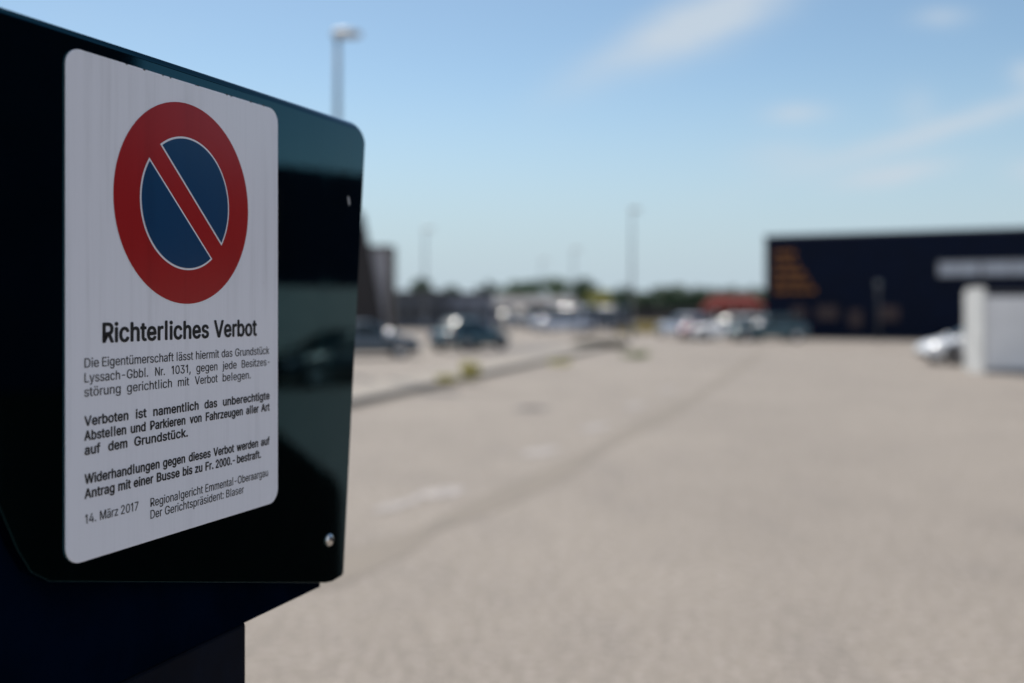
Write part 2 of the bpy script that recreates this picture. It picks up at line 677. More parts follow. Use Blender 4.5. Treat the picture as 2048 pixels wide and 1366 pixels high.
GLYPHS = {
',': '188|38,-119 68,71 137,71 84,-119',
'-': '453|337,244 337,188 114,188 114,244',
'.': '188|95,-4 83,-3 73,1 63,9 55,18 51,29 50,41 51,53 55,64 63,73 73,81 83,85 95,87 107,85 118,81 128,73 135,64 140,53 141,41 140,29 135,18 128,9 118,1 107,-3',
'0': '453|227,-7 191,-3 158,7 130,24 105,48 85,77 69,113 57,155 50,202 48,254 50,306 57,353 69,395 85,431 106,461 130,484 159,502 191,512 227,516 262,512 295,502 323,484 348,461 368,431 384,395 396,353 403,306 405,254 403,202 396,155 384,113 368,77 348,48 323,24 295,7 263,-3|227,50 250,52 271,60 290,74 306,92 320,116 330,144 338,176 342,213 344,254 342,295 338,332 330,365 320,393 306,416 290,435 271,449 250,457 227,460 203,457 182,449 163,435 147,416 134,393 123,365 115,332 111,295 109,254 111,213 115,176 123,144 134,116 147,92 163,74 182,60 203,52',
'1': '330|226,509 226,0 160,0 160,430 60,352 60,420 150,509',
'2': '453|64,0 64,47 234,229 282,282 294,298 303,312 311,327 316,341 319,356 320,371 319,389 315,405 308,419 298,431 287,441 273,449 258,455 241,458 224,460 205,458 188,454 172,447 159,438 148,427 139,413 132,398 128,381 127,362 66,362 68,391 75,418 86,442 102,464 121,482 143,496 168,507 196,513 225,516 254,513 281,507 306,497 328,482 346,465 361,445 372,423 379,398 381,372 380,354 377,336 371,318 363,299 351,280 336,259 317,235 294,209 267,180 153,60 153,57 389,57 389,0',
'3': '453|218,-7 188,-5 159,1 133,10 108,22 88,38 70,57 57,79 48,104 44,132 109,132 112,115 118,100 126,87 137,76 150,66 165,59 182,54 200,51 219,50 239,51 258,55 275,61 291,69 304,80 315,93 323,108 328,125 329,145 328,163 323,180 316,196 306,211 292,223 275,234 254,241 229,246 201,248 157,248 157,299 288,448 288,452 70,452 70,509 372,509 372,461 211,278 211,289 247,290 279,286 308,276 333,262 354,244 371,222 383,198 391,173 393,145 390,116 383,90 370,66 354,45 333,27 309,12 281,2 251,-5',
'4': '453|40,105 40,158 247,509 311,509 109,166 109,163 413,163 413,105|282,0 282,121 282,146 282,318 343,318 343,0',
'7': '453|97,0 323,448 323,452 62,452 62,509 391,509 391,449 165,0',
':': '188|95,-4 83,-3 73,1 63,9 55,18 51,29 50,41 51,53 55,64 63,73 73,81 83,85 95,87 107,85 118,81 128,73 135,64 140,53 141,41 140,29 135,18 128,9 118,1 107,-3|95,271 83,272 73,277 63,284 55,294 51,304 50,316 51,328 55,339 63,349 73,356 83,360 95,362 107,360 118,356 128,349 135,339 140,328 141,316 140,304 135,294 128,284 118,277 107,272',
'A': '480|16,0 201,509 276,509 463,0 395,0 287,302 264,372 232,478 245,478 213,371 191,302 85,0|110,142 110,199 370,199 370,142',
'B': '456|60,0 60,509 241,509 274,507 304,501 329,491 350,477 367,461 381,442 390,421 396,398 398,374 397,353 393,336 387,320 378,307 368,295 356,286 343,278 329,272 315,267 315,262 331,260 347,254 363,245 378,234 391,220 402,203 411,184 416,161 418,136 416,111 410,88 400,67 386,48 368,31 344,18 317,8 284,2 247,0|125,57 245,57 281,60 309,67 330,80 344,96 353,115 355,137 354,153 350,169 342,184 333,197 320,209 306,218 289,225 269,229 248,231 125,231|125,285 238,285 256,287 273,290 288,296 302,304 314,314 323,326 330,340 335,355 336,372 333,393 326,412 313,429 294,442 270,449 240,452 125,452',
'D': '502|219,0 96,0 96,57 215,57 254,60 288,68 318,81 343,99 363,122 379,149 390,181 397,216 399,255 397,294 390,329 379,361 364,388 344,410 320,428 291,441 258,449 221,452 93,452 93,509 225,509 273,505 315,495 353,478 385,455 412,426 433,391 449,351 458,306 462,255 458,205 449,159 433,119 411,83 384,54 351,31 312,14 268,3|125,509 125,0 60,0 60,509',
'E': '419|60,0 60,509 372,509 372,452 125,452 125,286 355,286 355,229 125,229 125,57 375,57 375,0',
'F': '410|60,0 60,509 369,509 369,452 125,452 125,278 346,278 346,221 125,221 125,0',
'G': '520|269,-7 225,-3 185,7 149,25 118,49 91,79 69,116 53,157 43,203 40,254 43,305 53,352 69,393 91,429 117,459 149,484 184,501 223,512 265,516 291,514 316,510 340,504 363,494 384,483 403,469 421,453 436,436 449,416 460,395 468,373 474,349 408,349 402,365 395,379 387,393 378,406 368,417 356,427 344,436 330,443 315,448 300,453 283,455 265,456 236,453 209,445 183,432 160,414 141,392 125,364 113,332 106,295 103,254 106,213 113,177 125,145 141,117 161,95 184,76 210,63 238,56 269,53 296,55 322,61 345,71 365,85 382,102 396,123 407,147 413,173 415,202 434,199 283,199 283,256 478,256 478,200 475,160 466,124 451,91 431,62 406,38 377,19 344,5 308,-4',
'L': '393|60,0 60,509 125,509 125,57 361,57 361,0',
'M': '628|60,0 60,509 152,509 277,187 287,159 299,123 311,84 322,49 307,49 318,83 330,121 342,158 352,187 476,509 568,509 568,0 504,0 504,291 504,327 505,369 506,413 507,457 513,457 498,409 482,363 467,322 456,291 342,0 286,0 170,291 159,321 145,361 129,408 112,457 119,457 120,416 121,372 122,328 122,291 122,0',
'N': '523|60,0 60,509 136,509 343,183 363,151 388,107 414,55 405,54 401,108 399,157 399,195 399,509 463,509 463,0 387,0 202,290 177,331 148,381 108,452 119,454 122,384 124,328 125,291 125,0',
'O': '533|267,-7 225,-3 186,7 150,25 119,49 92,79 70,115 53,157 44,203 40,254 44,305 53,352 70,393 92,429 119,459 150,484 186,501 225,512 267,516 309,512 348,501 384,484 415,459 442,429 464,393 480,352 490,305 493,254 490,203 480,157 464,115 442,79 415,49 384,25 348,7 309,-3|267,53 296,55 324,63 349,76 372,94 392,116 408,144 420,176 428,213 430,254 428,295 420,332 408,365 392,392 372,415 349,433 324,446 296,453 267,456 237,453 210,445 184,433 161,415 142,392 125,364 113,332 106,295 103,254 106,213 113,176 125,144 142,117 161,94 184,76 210,63 237,55',
'P': '445|60,0 60,509 235,509 272,506 305,499 332,487 356,471 375,452 390,430 400,404 407,377 409,348 407,318 400,291 390,265 375,243 356,223 332,207 305,195 272,188 235,186 109,186 109,242 233,242 257,244 279,248 297,256 312,266 324,279 333,294 339,310 343,328 344,348 343,367 339,385 333,402 324,416 312,428 297,439 279,446 257,451 232,452 125,452 125,0',
'R': '449|60,0 60,509 236,509 273,506 305,500 333,489 356,473 376,455 390,433 401,408 407,381 409,352 407,323 401,296 390,271 376,250 356,232 333,217 305,206 273,200 236,198 96,198 96,255 234,255 258,256 280,260 298,267 313,276 325,287 334,300 340,316 344,333 345,352 344,371 340,389 334,405 325,419 313,430 298,440 279,446 258,451 233,452 125,452 125,0|353,0 230,229 303,229 428,0',
'V': '480|204,0 16,509 84,509 192,206 215,137 248,31 235,31 267,138 290,206 395,509 463,509 278,0',
'W': '686|155,0 16,509 82,509 163,196 175,145 187,94 197,40 189,40 200,94 211,145 224,196 306,509 380,509 462,196 474,145 486,94 497,40 488,40 499,94 510,145 523,196 603,509 670,509 530,0 455,0 368,323 351,391 336,475 350,475 335,395 318,323 230,0',
'a': '389|160,-9 137,-7 115,-3 94,5 76,15 60,29 48,45 38,63 32,84 30,108 32,128 36,146 43,161 53,174 64,184 78,193 92,200 108,206 125,211 178,220 234,227 265,235 276,255 276,257 275,272 272,285 267,297 260,307 251,315 240,322 227,327 212,330 196,331 178,330 163,327 149,322 118,301 100,274 41,291 51,313 64,331 79,346 95,358 114,368 133,375 153,380 173,383 194,384 239,379 255,375 271,369 286,360 300,350 312,336 322,320 330,301 335,278 337,251 337,0 277,0 277,52 272,52 252,25 242,16 229,8 215,1 199,-4 181,-7|170,45 192,47 211,51 228,59 242,68 254,80 263,93 270,108 274,122 276,138 276,190 259,182 231,176 200,171 175,168 134,159 122,153 112,147 103,139 97,130 93,118 92,105 93,93 96,82 102,72 109,64 119,57 130,52 142,48 156,46',
'b': '424|229,-8 208,-7 189,-3 172,4 159,12 147,21 138,31 118,59 112,59 112,0 53,0 53,509 114,509 114,319 118,319 137,346 147,355 158,364 171,373 188,379 207,383 229,384 259,382 287,374 313,361 335,342 354,320 370,293 381,261 388,227 390,189 388,151 381,116 370,84 355,57 336,34 313,16 288,3 260,-6|220,47 242,49 262,55 279,66 294,80 306,97 316,117 323,139 327,163 328,189 327,215 323,239 316,261 307,281 295,298 280,311 262,322 243,328 220,330 198,328 178,322 161,312 147,299 134,282 125,263 118,241 114,216 113,189 114,162 118,138 125,115 135,95 147,78 162,65 179,55 198,49',
'c': '396|207,-8 174,-5 144,3 117,16 93,35 72,58 56,85 44,116 37,150 34,187 37,225 44,260 56,291 72,318 93,341 117,360 144,374 174,382 207,384 226,384 243,381 260,377 276,371 291,364 305,356 318,346 330,335 340,322 349,308 356,293 362,277 303,262 290,289 270,311 242,325 207,330 184,328 163,321 145,310 130,296 118,278 108,258 102,236 98,212 96,187 98,163 102,139 108,117 118,97 130,80 145,66 163,55 184,49 207,46 243,52 271,66 292,89 304,117 363,102 357,86 350,70 341,56 331,43 319,32 306,21 292,12 277,5 261,-1 244,-5 226,-7',
'd': '424|195,-8 165,-6 137,3 111,16 89,34 70,57 55,84 43,116 36,151 34,189 36,227 43,261 55,293 70,320 89,342 112,361 137,374 165,382 196,384 218,383 237,379 253,373 267,364 278,355 287,346 306,319 311,319 311,509 372,509 372,0 313,0 313,59 307,59 287,31 277,21 266,12 252,4 236,-3 217,-7|205,47 226,49 246,55 263,65 278,78 290,95 299,115 306,138 310,162 312,189 310,216 306,241 300,263 290,282 278,299 263,312 246,322 227,328 205,330 182,328 162,322 145,311 130,298 118,281 108,261 102,239 98,215 96,189 98,163 102,139 109,117 118,97 130,80 145,66 162,55 182,49',
'e': '404|212,-8 177,-5 145,3 117,16 92,35 72,58 56,85 44,116 37,150 34,187 36,224 44,258 55,290 71,317 91,340 115,359 142,373 172,382 205,384 226,383 246,380 266,374 285,366 303,355 319,341 334,324 347,305 357,282 365,256 370,227 371,194 371,169 75,169 75,221 338,221 310,202 308,226 304,248 298,269 288,286 277,301 263,314 246,323 227,328 205,330 183,328 164,323 146,313 131,301 119,286 109,270 102,251 97,231 96,211 96,178 98,151 102,127 110,106 121,88 135,73 151,61 169,53 190,48 212,46 227,47 241,49 254,53 265,58 276,65 285,73 294,82 300,93 306,105 365,91 358,72 348,55 335,39 320,26 302,14 283,4 261,-3 237,-7',
'f': '254|228,379 228,327 6,327 6,379|81,0 81,432 82,452 87,470 96,486 107,499 120,510 135,519 152,525 169,529 187,530 222,527 243,521 227,468 215,472 195,474 178,472 164,468 154,460 147,449 143,435 142,419 142,0',
'g': '425|207,-151 180,-149 156,-146 134,-140 114,-132 97,-122 82,-110 70,-97 59,-84 51,-69 101,-41 122,-66 131,-74 142,-82 154,-88 169,-93 187,-96 207,-97 236,-95 261,-87 282,-75 298,-58 308,-34 311,-6 311,68 306,68 287,41 277,32 266,23 252,16 236,10 217,6 195,5 165,7 138,14 113,27 90,43 71,65 55,90 43,120 36,154 34,191 36,229 43,263 55,293 71,320 90,342 112,361 138,374 166,382 196,384 218,383 237,379 253,373 267,365 279,356 288,346 308,319 313,319 313,379 372,379 372,-9 370,-40 363,-67 350,-90 334,-109 314,-124 291,-136 265,-144 237,-149|205,59 227,61 246,66 264,75 278,87 290,103 300,121 307,142 311,166 312,193 311,219 307,242 300,264 291,283 279,299 264,312 247,322 227,328 205,330 182,328 163,322 145,312 130,298 118,282 109,262 102,241 98,218 96,193 98,167 102,144 109,123 118,104 131,88 145,76 163,66 183,61',
'h': '410|114,227 114,0 53,0 53,509 114,509 114,287 102,287 116,319 132,344 152,362 175,374 200,382 227,384 252,383 275,377 295,369 313,356 328,340 341,321 350,298 355,271 357,240 357,0 296,0 296,235 293,263 286,286 273,304 256,318 235,326 210,329 192,328 176,324 161,317 147,308 136,297 126,283 119,266 115,248',
'i': '167|53,0 53,379 114,379 114,0|84,443 73,444 63,448 54,455 47,463 43,472 41,483 43,494 47,504 54,512 63,518 73,522 84,524 95,522 105,518 114,512 121,504 125,494 126,483 125,472 121,463 114,455 105,448 95,444',
'j': '167|53,379 114,379 114,-30 112,-52 108,-72 102,-90 92,-106 80,-119 65,-129 47,-137 27,-141 4,-143 -10,-143 -10,-87 2,-87 18,-85 31,-80 40,-72 47,-61 51,-46 53,-29|83,443 72,444 62,448 53,455 47,463 42,472 41,483 42,494 47,504 53,512 62,518 72,522 83,524 95,522 105,518 114,512 120,504 125,494 126,483 125,472 120,463 114,455 105,448 95,444',
'k': '381|110,137 110,212 121,212 284,379 360,379 184,199 177,199|53,0 53,509 114,509 114,0|294,0 148,186 191,229 372,0',
'l': '226|84,0 84,530 142,530 142,0',
'm': '610|53,0 53,379 112,379 112,295 108,295 114,314 122,331 132,346 144,358 158,368 172,376 187,382 203,385 219,386 245,383 268,375 287,361 303,342 314,320 321,295 312,295 318,312 326,329 337,343 350,356 364,366 381,375 398,381 417,385 437,386 458,385 478,380 497,372 514,361 529,346 541,328 550,307 555,283 557,255 557,0 496,0 496,254 493,279 485,298 473,313 456,323 438,329 419,330 402,329 387,326 374,320 363,312 353,302 345,290 340,277 336,263 335,247 335,0 274,0 274,260 272,280 265,297 253,311 238,322 220,328 199,330 185,329 171,326 158,320 145,312 135,302 126,289 119,274 115,257 114,238 114,0',
'n': '410|114,227 114,0 53,0 53,379 112,379 112,287 102,287 116,319 132,344 152,362 175,374 200,382 227,384 252,383 275,377 295,369 313,356 328,340 341,321 350,298 355,271 357,240 357,0 296,0 296,235 293,263 286,286 273,304 256,318 235,326 210,329 192,328 176,324 161,317 147,308 136,297 126,283 119,266 115,248',
'o': '415|207,-8 174,-5 144,3 117,16 93,35 72,58 56,85 44,116 37,150 34,187 37,225 44,260 56,291 72,318 93,341 117,360 144,374 174,382 207,384 241,382 271,374 299,360 323,341 343,318 359,291 371,260 379,225 381,187 379,150 371,116 359,85 343,58 323,35 299,16 271,3 241,-5|207,46 231,49 252,55 270,66 285,80 298,97 307,117 314,139 318,163 319,187 318,212 314,236 307,258 298,278 285,296 270,310 252,321 231,328 207,330 184,328 163,321 145,310 130,296 118,278 108,258 102,236 98,212 96,187 98,163 102,139 108,117 118,97 130,80 145,66 163,55 184,49',
'p': '424|53,-143 53,379 112,379 112,319 118,319 137,346 147,355 158,364 171,373 188,379 207,383 229,384 259,382 287,374 313,361 335,342 354,320 370,293 381,261 388,227 390,189 388,151 381,116 370,84 355,57 336,34 313,16 288,3 260,-6 229,-8 208,-7 189,-3 173,4 159,12 147,21 138,31 118,59 114,59 114,-143|220,47 242,49 262,55 279,66 294,80 306,97 316,117 323,139 327,163 328,189 327,215 323,239 316,261 307,281 295,298 280,311 262,322 243,328 220,330 198,328 178,322 161,312 147,299 134,282 125,263 118,241 114,216 113,189 114,162 118,138 125,115 135,95 147,78 162,65 179,55 198,49',
'r': '259|53,0 53,379 112,379 112,321 115,321 124,339 137,354 152,367 171,377 191,383 213,385 229,384 243,384 243,322 230,324 207,326 190,324 174,321 159,315 146,306 135,296 126,284 119,269 115,254 114,237 114,0',
's': '365|182,-8 157,-7 133,-3 112,3 93,12 76,24 62,38 50,54 41,73 36,94 94,107 101,87 111,72 124,60 141,52 160,47 181,45 206,47 227,53 244,62 258,74 265,88 268,103 266,115 262,126 254,136 243,144 229,150 212,155 149,170 118,180 92,192 72,208 58,227 50,249 47,274 49,295 55,314 65,332 79,347 95,360 115,370 137,378 161,383 187,384 212,383 234,379 254,372 271,363 286,352 299,339 309,324 318,308 324,290 268,277 262,291 254,304 243,316 228,325 210,331 187,333 166,331 147,326 131,317 119,305 111,292 109,277 110,264 115,253 124,243 136,235 152,229 172,223 229,209 261,200 287,187 306,171 320,153 328,131 331,107 329,85 323,65 312,47 298,31 281,18 260,6 236,-2 210,-7',
't': '227|204,379 204,327 6,327 6,379|65,471 126,471 126,98 127,83 130,70 136,61 144,55 156,51 170,50 185,51 202,54 213,2 192,-3 168,-4 138,-1 113,7 92,21 77,41 68,64 65,93',
'u': '410|182,-5 158,-3 135,2 115,11 97,23 82,39 69,59 60,82 54,109 53,139 53,379 114,379 114,144 116,117 124,94 137,75 154,61 175,53 200,50 218,51 234,55 249,62 263,71 274,83 283,97 290,113 295,132 296,153 296,379 357,379 357,0 298,0 298,92 307,92 294,60 277,35 257,17 234,5 209,-3',
'v': '389|163,0 17,379 84,379 165,155 187,87 206,21 184,21 203,87 224,155 305,379 371,379 226,0',
'w': '567|138,0 23,379 87,379 133,214 154,137 175,41 165,41 186,135 206,214 252,379 316,379 362,214 382,136 402,41 391,41 413,135 434,214 480,379 545,379 429,0 368,0 319,172 305,225 291,280 277,338 291,338 277,280 263,225 248,172 199,0',
'y': '389|47,-139 61,-86 71,-87 104,-89 113,-86 122,-81 130,-74 138,-64 145,-51 151,-36 163,-1 17,379 84,379 165,155 187,87 206,21 184,21 202,87 224,155 305,379 371,379 204,-58 196,-77 187,-93 177,-107 165,-119 153,-128 139,-136 125,-141 109,-144 91,-145 65,-143',
'z': '380|42,0 42,46 254,320 254,323 48,323 48,379 333,379 333,331 126,60 126,56 339,56 339,0',
'ä': '389|160,-9 137,-7 115,-3 94,5 76,15 60,29 48,45 38,63 32,84 30,108 32,128 36,146 43,161 53,174 64,184 78,193 92,200 108,206 125,211 178,220 234,227 265,235 276,255 276,257 275,272 272,285 267,297 260,307 251,315 240,322 227,327 212,330 196,331 178,330 163,327 149,322 118,301 100,274 41,291 51,313 64,331 79,346 95,358 114,368 133,375 153,380 173,383 194,384 239,379 255,375 271,369 286,360 300,350 312,336 322,320 330,301 335,278 337,251 337,0 277,0 277,52 272,52 252,25 242,16 229,8 215,1 199,-4 181,-7|170,45 192,47 211,51 228,59 242,68 254,80 263,93 270,108 274,122 276,138 276,190 259,182 231,176 200,171 175,168 134,159 122,153 112,147 103,139 97,130 93,118 92,105 93,93 96,82 102,72 109,64 119,57 130,52 142,48 156,46|261,443 251,444 241,448 233,455 226,463 222,472 221,483 222,494 226,503 233,512 241,518 251,522 261,523 272,522 281,518 290,512 296,503 300,494 301,483 300,472 296,463 290,455 281,448 272,444|117,443 107,444 97,448 89,455 82,463 78,472 77,483 78,494 82,503 89,512 97,518 107,522 117,523 128,522 138,518 146,512 152,503 156,494 158,483 156,472 152,463 146,455 138,448 128,444',
'ö': '415|207,-8 174,-5 144,3 117,16 93,35 72,58 56,85 44,116 37,150 34,187 37,225 44,260 56,291 72,318 93,341 117,360 144,374 174,382 207,384 241,382 271,374 299,360 323,341 343,318 359,291 371,260 379,225 381,187 379,150 371,116 359,85 343,58 323,35 299,16 271,3 241,-5|207,46 231,49 252,55 270,66 285,80 298,97 307,117 314,139 318,163 319,187 318,212 314,236 307,258 298,278 285,296 270,310 252,321 231,328 207,330 184,328 163,321 145,310 130,296 118,278 108,258 102,236 98,212 96,187 98,163 102,139 108,117 118,97 130,80 145,66 163,55 184,49|279,443 269,444 259,448 251,455 244,463 240,472 239,483 240,494 244,503 251,512 259,518 269,522 279,523 290,522 299,518 308,512 314,503 318,494 320,483 318,472 314,463 308,455 299,448 290,444|136,443 125,444 115,448 107,455 100,463 96,472 95,483 96,494 100,503 107,512 115,518 125,522 136,523 146,522 156,518 164,512 171,503 175,494 176,483 175,472 171,463 164,455 156,448 146,444',
'ü': '410|182,-5 158,-3 135,2 115,11 97,23 82,39 69,59 60,82 54,109 53,139 53,379 114,379 114,144 116,117 124,94 137,75 154,61 175,53 200,50 218,51 234,55 249,62 263,71 274,83 283,97 290,113 295,132 296,153 296,379 357,379 357,0 298,0 298,92 307,92 294,60 277,35 257,17 234,5 209,-3|277,443 266,444 257,448 248,455 242,463 238,472 236,483 238,494 242,503 248,512 257,518 266,522 277,523 287,522 297,518 305,512 312,503 316,494 317,483 316,472 312,463 305,455 297,448 287,444|133,443 123,444 113,448 104,455 98,463 94,472 93,483 94,494 98,503 104,512 113,518 123,522 133,523 144,522 153,518 162,512 168,503 172,494 173,483 172,472 168,463 162,455 153,448 144,444',
}


def glyph(ch):
    p = GLYPHS[ch].split('|')
    return float(p[0]), [[tuple(float(v) for v in q.split(',')) for q in lp.split()] for lp in p[1:]]


CAPH = max(y for lp in glyph('D')[1] for x, y in lp)


def area(lp):
    return 0.5 * sum(a[0] * b[1] - b[0] * a[1] for a, b in zip(lp, lp[1:] + lp[:1]))


def inside(p, lp):
    c = False
    for (x0, y0), (x1, y1) in zip(lp, lp[1:] + lp[:1]):
        if (y0 > p[1]) != (y1 > p[1]) and p[0] < (x1 - x0) * (p[1] - y0) / (y1 - y0) + x0:
            c = not c
    return c


def with_holes(loops):
    """each outer contour with the counters that lie inside it"""
    big = max(loops, key=lambda l: abs(area(l)))
    sg = 1 if area(big) > 0 else -1
    outs = [[l] for l in loops if area(l) * sg > 0]
    for l in loops:
        if area(l) * sg <= 0:
            for o_ in outs:
                if all(inside(q, o_[0]) for q in l[:6]):
                    o_.append(l)
                    break
    return outs


def text_word(s, t0, t1, z0, cap, bold):
    """letter contours fitted between t0 and t1 along the board; z0 baseline, cap = capital height"""
    k = cap / CAPH
    pen, loops, ink = 0.0, [], []
    track = 12 if bold else 0
    for ch in s:
        adv, lps = glyph(ch)
        for lp in lps:
            loops.append([(pen + x, y) for x, y in lp])
        pen += adv + track
    xs = [x for lp in loops for x, y in lp]
    a, b = min(xs), max(xs)
    rad = 29.0 if bold else 9.0
    e = rad * k
    sx = (t1 - t0 - 2 * e) / (b - a)
    return [[(t0 + e + (x - a) * sx, z0 + y * k) for x, y in lp] for lp in loops], e


def text_line(words, base, cap_px, bold):
    """words: (text, x0, x1) in photo columns; base: (x, y) of the baseline"""
    z0 = V(*base)
    cap = cap_px / (KS * (1825 - base[0]))
    total = nb()
    for s, x0, x1 in words:
        loops, e = text_word(s, T(x0), T(x1), z0, cap, bold)
        acc_ = nb()
        for grp in with_holes(loops):
            g = flat('w', grp, -0.0003, M['ink'])
            tmp_ = bpy.data.meshes.new('w')
            g.to_mesh(tmp_)
            g.free()
            acc_.from_mesh(tmp_)
            bpy.data.meshes.remove(tmp_)
        me = bpy.data.meshes.new('w')
        acc_.to_mesh(me)
        acc_.free()
        if bold:
            e2 = e * 0.62
            offs = [(0, 0), (e, 0), (-e, 0), (0, e2), (0, -e2), (e * .7, e2 * .7), (-e * .7, e2 * .7), (e * .7, -e2 * .7), (-e * .7, -e2 * .7)]
        else:
            offs = [(0, 0), (e, 0), (-e, 0)]
        for i, (dx, dz) in enumerate(offs):
            n0 = len(total.verts)
            total.from_mesh(me)
            total.verts.ensure_lookup_table()
            for v in total.verts[n0:]:
                v.co += Vector((dx, -0.00001 * i, dz))
        bpy.data.meshes.remove(me)
    return obj('text_line', total, M['ink'], plate)


text_line([('Richterliches', 204.3, 417.7), ('Verbot', 427.4, 513.6)], (205, 684.8), 38.3, True)
text_line([('Die', 168.5, 197.5), ('Eigentümerschaft', 204, 347), ('lässt', 353, 386), ('hiermit', 391.5, 438), ('das', 443, 464.5), ('Grundstück', 470, 538.3)], (170, 735.6), 19, False)
text_line([('Lyssach-Gbbl.', 168.5, 296), ('Nr.', 310, 329.5), ('1031,', 343, 381), ('gegen', 392.5, 434.5), ('jede', 444.5, 473), ('Besitzes-', 483, 539.2)], (172, 764.9), 19, False)
text_line([('störung', 168, 241), ('gerichtlich', 253.5, 343.5), ('mit', 355.5, 378), ('Verbot', 389.5, 435), ('belegen.', 445, 501)], (170, 793.6), 19, False)
text_line([('Verboten', 168, 256.5), ('ist', 271, 293), ('namentlich', 306, 397), ('das', 408.5, 434), ('unberechtigte', 445.5, 538.8)], (174.4, 851.3), 19, True)
text_line([('Abstellen', 168, 252), ('und', 261, 291), ('Parkieren', 300, 370.5), ('von', 379, 403), ('Fahrzeugen', 411, 485.5), ('aller', 492, 517), ('Art', 522, 539)], (168.5, 881.5), 19, True)
text_line([('auf', 168.5, 200.5), ('dem', 216, 254.5), ('Grundstück.', 268, 375.5)], (170, 910), 19, True)
text_line([('Widerhandlungen', 168.5, 319), ('gegen', 325.5, 370), ('dieses', 377, 421), ('Verbot', 426.5, 468), ('werden', 473, 516), ('auf', 521.5, 539)], (172, 967.7), 19, True)
text_line([('Antrag', 168.5, 229), ('mit', 236, 261.5), ('einer', 267, 306.5), ('Busse', 313, 359), ('bis', 365, 384.5), ('zu', 389.5, 404.5), ('Fr.', 410.5, 426.5), ('2000.-', 431, 469.5), ('bestraft.', 473.5, 521.5)], (169, 997.7), 19, True)
text_line([('14.', 170, 192), ('März', 199.5, 236), ('2017', 241.5, 276.5)], (174, 1047), 18.5, False)
text_line([('Regionalgericht', 300.5, 405.5), ('Emmental-Oberaargau', 410.5, 535.5)], (301, 1014), 17.3, False)
text_line([('Der', 300.5, 324), ('Gerichtspräsident:', 329.5, 447), ('Blaser', 452, 487.5)], (301, 1038), 17.3, False)

# specks of grime caught along the plate's upper edge
rng = random.Random(21)
for i in range(11):
    x = rng.uniform(0.03, 0.33)
    zz = PT - rng.uniform(-0.0002, 0.0008)
    r = rng.uniform(0.0005, 0.0011)
    pts = [(x + r * 1.6 * math.cos(a) * rng.uniform(.7, 1.2), zz + r * math.sin(a) * rng.uniform(.7, 1.2)) for a in [k * 0.785 for k in range(8)]]
    bm = nb()
    prism_xz(bm, pts, -0.0003, 0.0015)
    obj('grime_speck', up(bm, CAM_H), M['socket'], plate)

# ------------------------------------------------------------------ buildings
M['store'] = mat('dark_blue_cladding', (0.0018, 0.0056, 0.0190), 0.6, var=0.15, vscale=0.6, spec=0.1)
M['orange'] = mat('orange_letters', (0.30, 0.110, 0.014), 0.6, var=0.1)
M['poster'] = mat('reddish_poster', (0.034, 0.017, 0.017), 0.6, var=0.3, vscale=2)
M['frame'] = mat('grey_window_frame', (0.22, 0.23, 0.25), 0.5, var=0.1)
M['glass_pale'] = mat('pale_blind_glass', (0.38, 0.41, 0.46), 0.35, var=0.15, vscale=1.5)
M['dark_glass'] = mat('dark_glass', (0.012, 0.016, 0.020), 0.08, var=0.2, vscale=1.0)
M['edge'] = mat('store_roof_edge', (0.02, 0.03, 0.06), 0.5, var=0.1)

A = at(1530, 65.0)
st = thing('store', 'long dark blue store hall with five rows of orange lettering at its left end', 'store', (A.x, A.y, 0), math.atan(-0.53))
SX = 1 / math.sqrt(1 + 0.53 ** 2)


def on_store(x, y):
    u = (x - 1024) / FPX
    d = (A.y + 0.53 * A.x) / (1 + 0.53 * u)
    return (u * d - A.x) / SX, CAM_H + (HOR - y) / FPX * d


STH = 6.42
bm = nb()
box(bm, 0, 48, 0, 30, 0, STH)
for i in range(96):                       # ribs of the cladding
    box(bm, 0.1 + i * 0.5, 0.16 + i * 0.5, -0.03, -0.002, 0.35, STH - 0.05)
obj('wall', bm, M['store'], st)
bm = nb()
box(bm, -0.06, 48.06, -0.10, 30.06, STH + 0.003, STH + 0.16, 0.02, 1)
obj('roof_edge', bm, M['edge'], st)
rng = random.Random(3)
for (yc, xe) in ((507, 1592), (527, 1599), (546, 1608), (563, 1620), (581, 1632)):
    x0, zc = on_store(1549, yc)
    x1, _ = on_store(xe, yc)
    bm = nb()
    x = x0
    h = 0.29
    while x < x1 - 0.1:
        wdt = rng.uniform(0.16, 0.30)
        k = rng.random()
        if k < 0.4:                        # a ring letter
            box(bm, x, x + 0.07, -0.09, -0.035, zc - h / 2, zc + h / 2)
            box(bm, x + wdt - 0.07, x + wdt, -0.09, -0.035, zc - h / 2, zc + h / 2)
            box(bm, x + 0.0705, x + wdt - 0.0705, -0.09, -0.035, zc + h / 2 - 0.09, zc + h / 2)
            box(bm, x + 0.0705, x + wdt - 0.0705, -0.09, -0.035, zc - h / 2, zc - h / 2 + 0.09)
        else:
            box(bm, x, x + 0.09, -0.09, -0.035, zc - h / 2, zc + h / 2)
            box(bm, x + 0.0905, x + wdt, -0.09, -0.035, zc - 0.05 + 0.1 * k, zc + 0.06 + 0.1 * k)
            box(bm, x + 0.0905, x + wdt, -0.09, -0.035, zc - h / 2, zc - h / 2 + 0.08)
        x += wdt + (0.06 if rng.random() < 0.8 else 0.16)
    obj('lettering_row', bm, M['orange'], st)
for (xa, xb, ya, yb) in ((1582, 1612, 614, 640), (1634, 1676, 612, 640), (1698, 1724, 620, 655), (1757, 1798, 612, 642)):
    s0, z1 = on_store(xa, ya)
    s1, z0 = on_store(xb, yb)
    bm = nb()
    box(bm, s0, s1, -0.08, -0.035, z0, z1, 0.01, 1)
    obj('poster', bm, M['poster'], st)
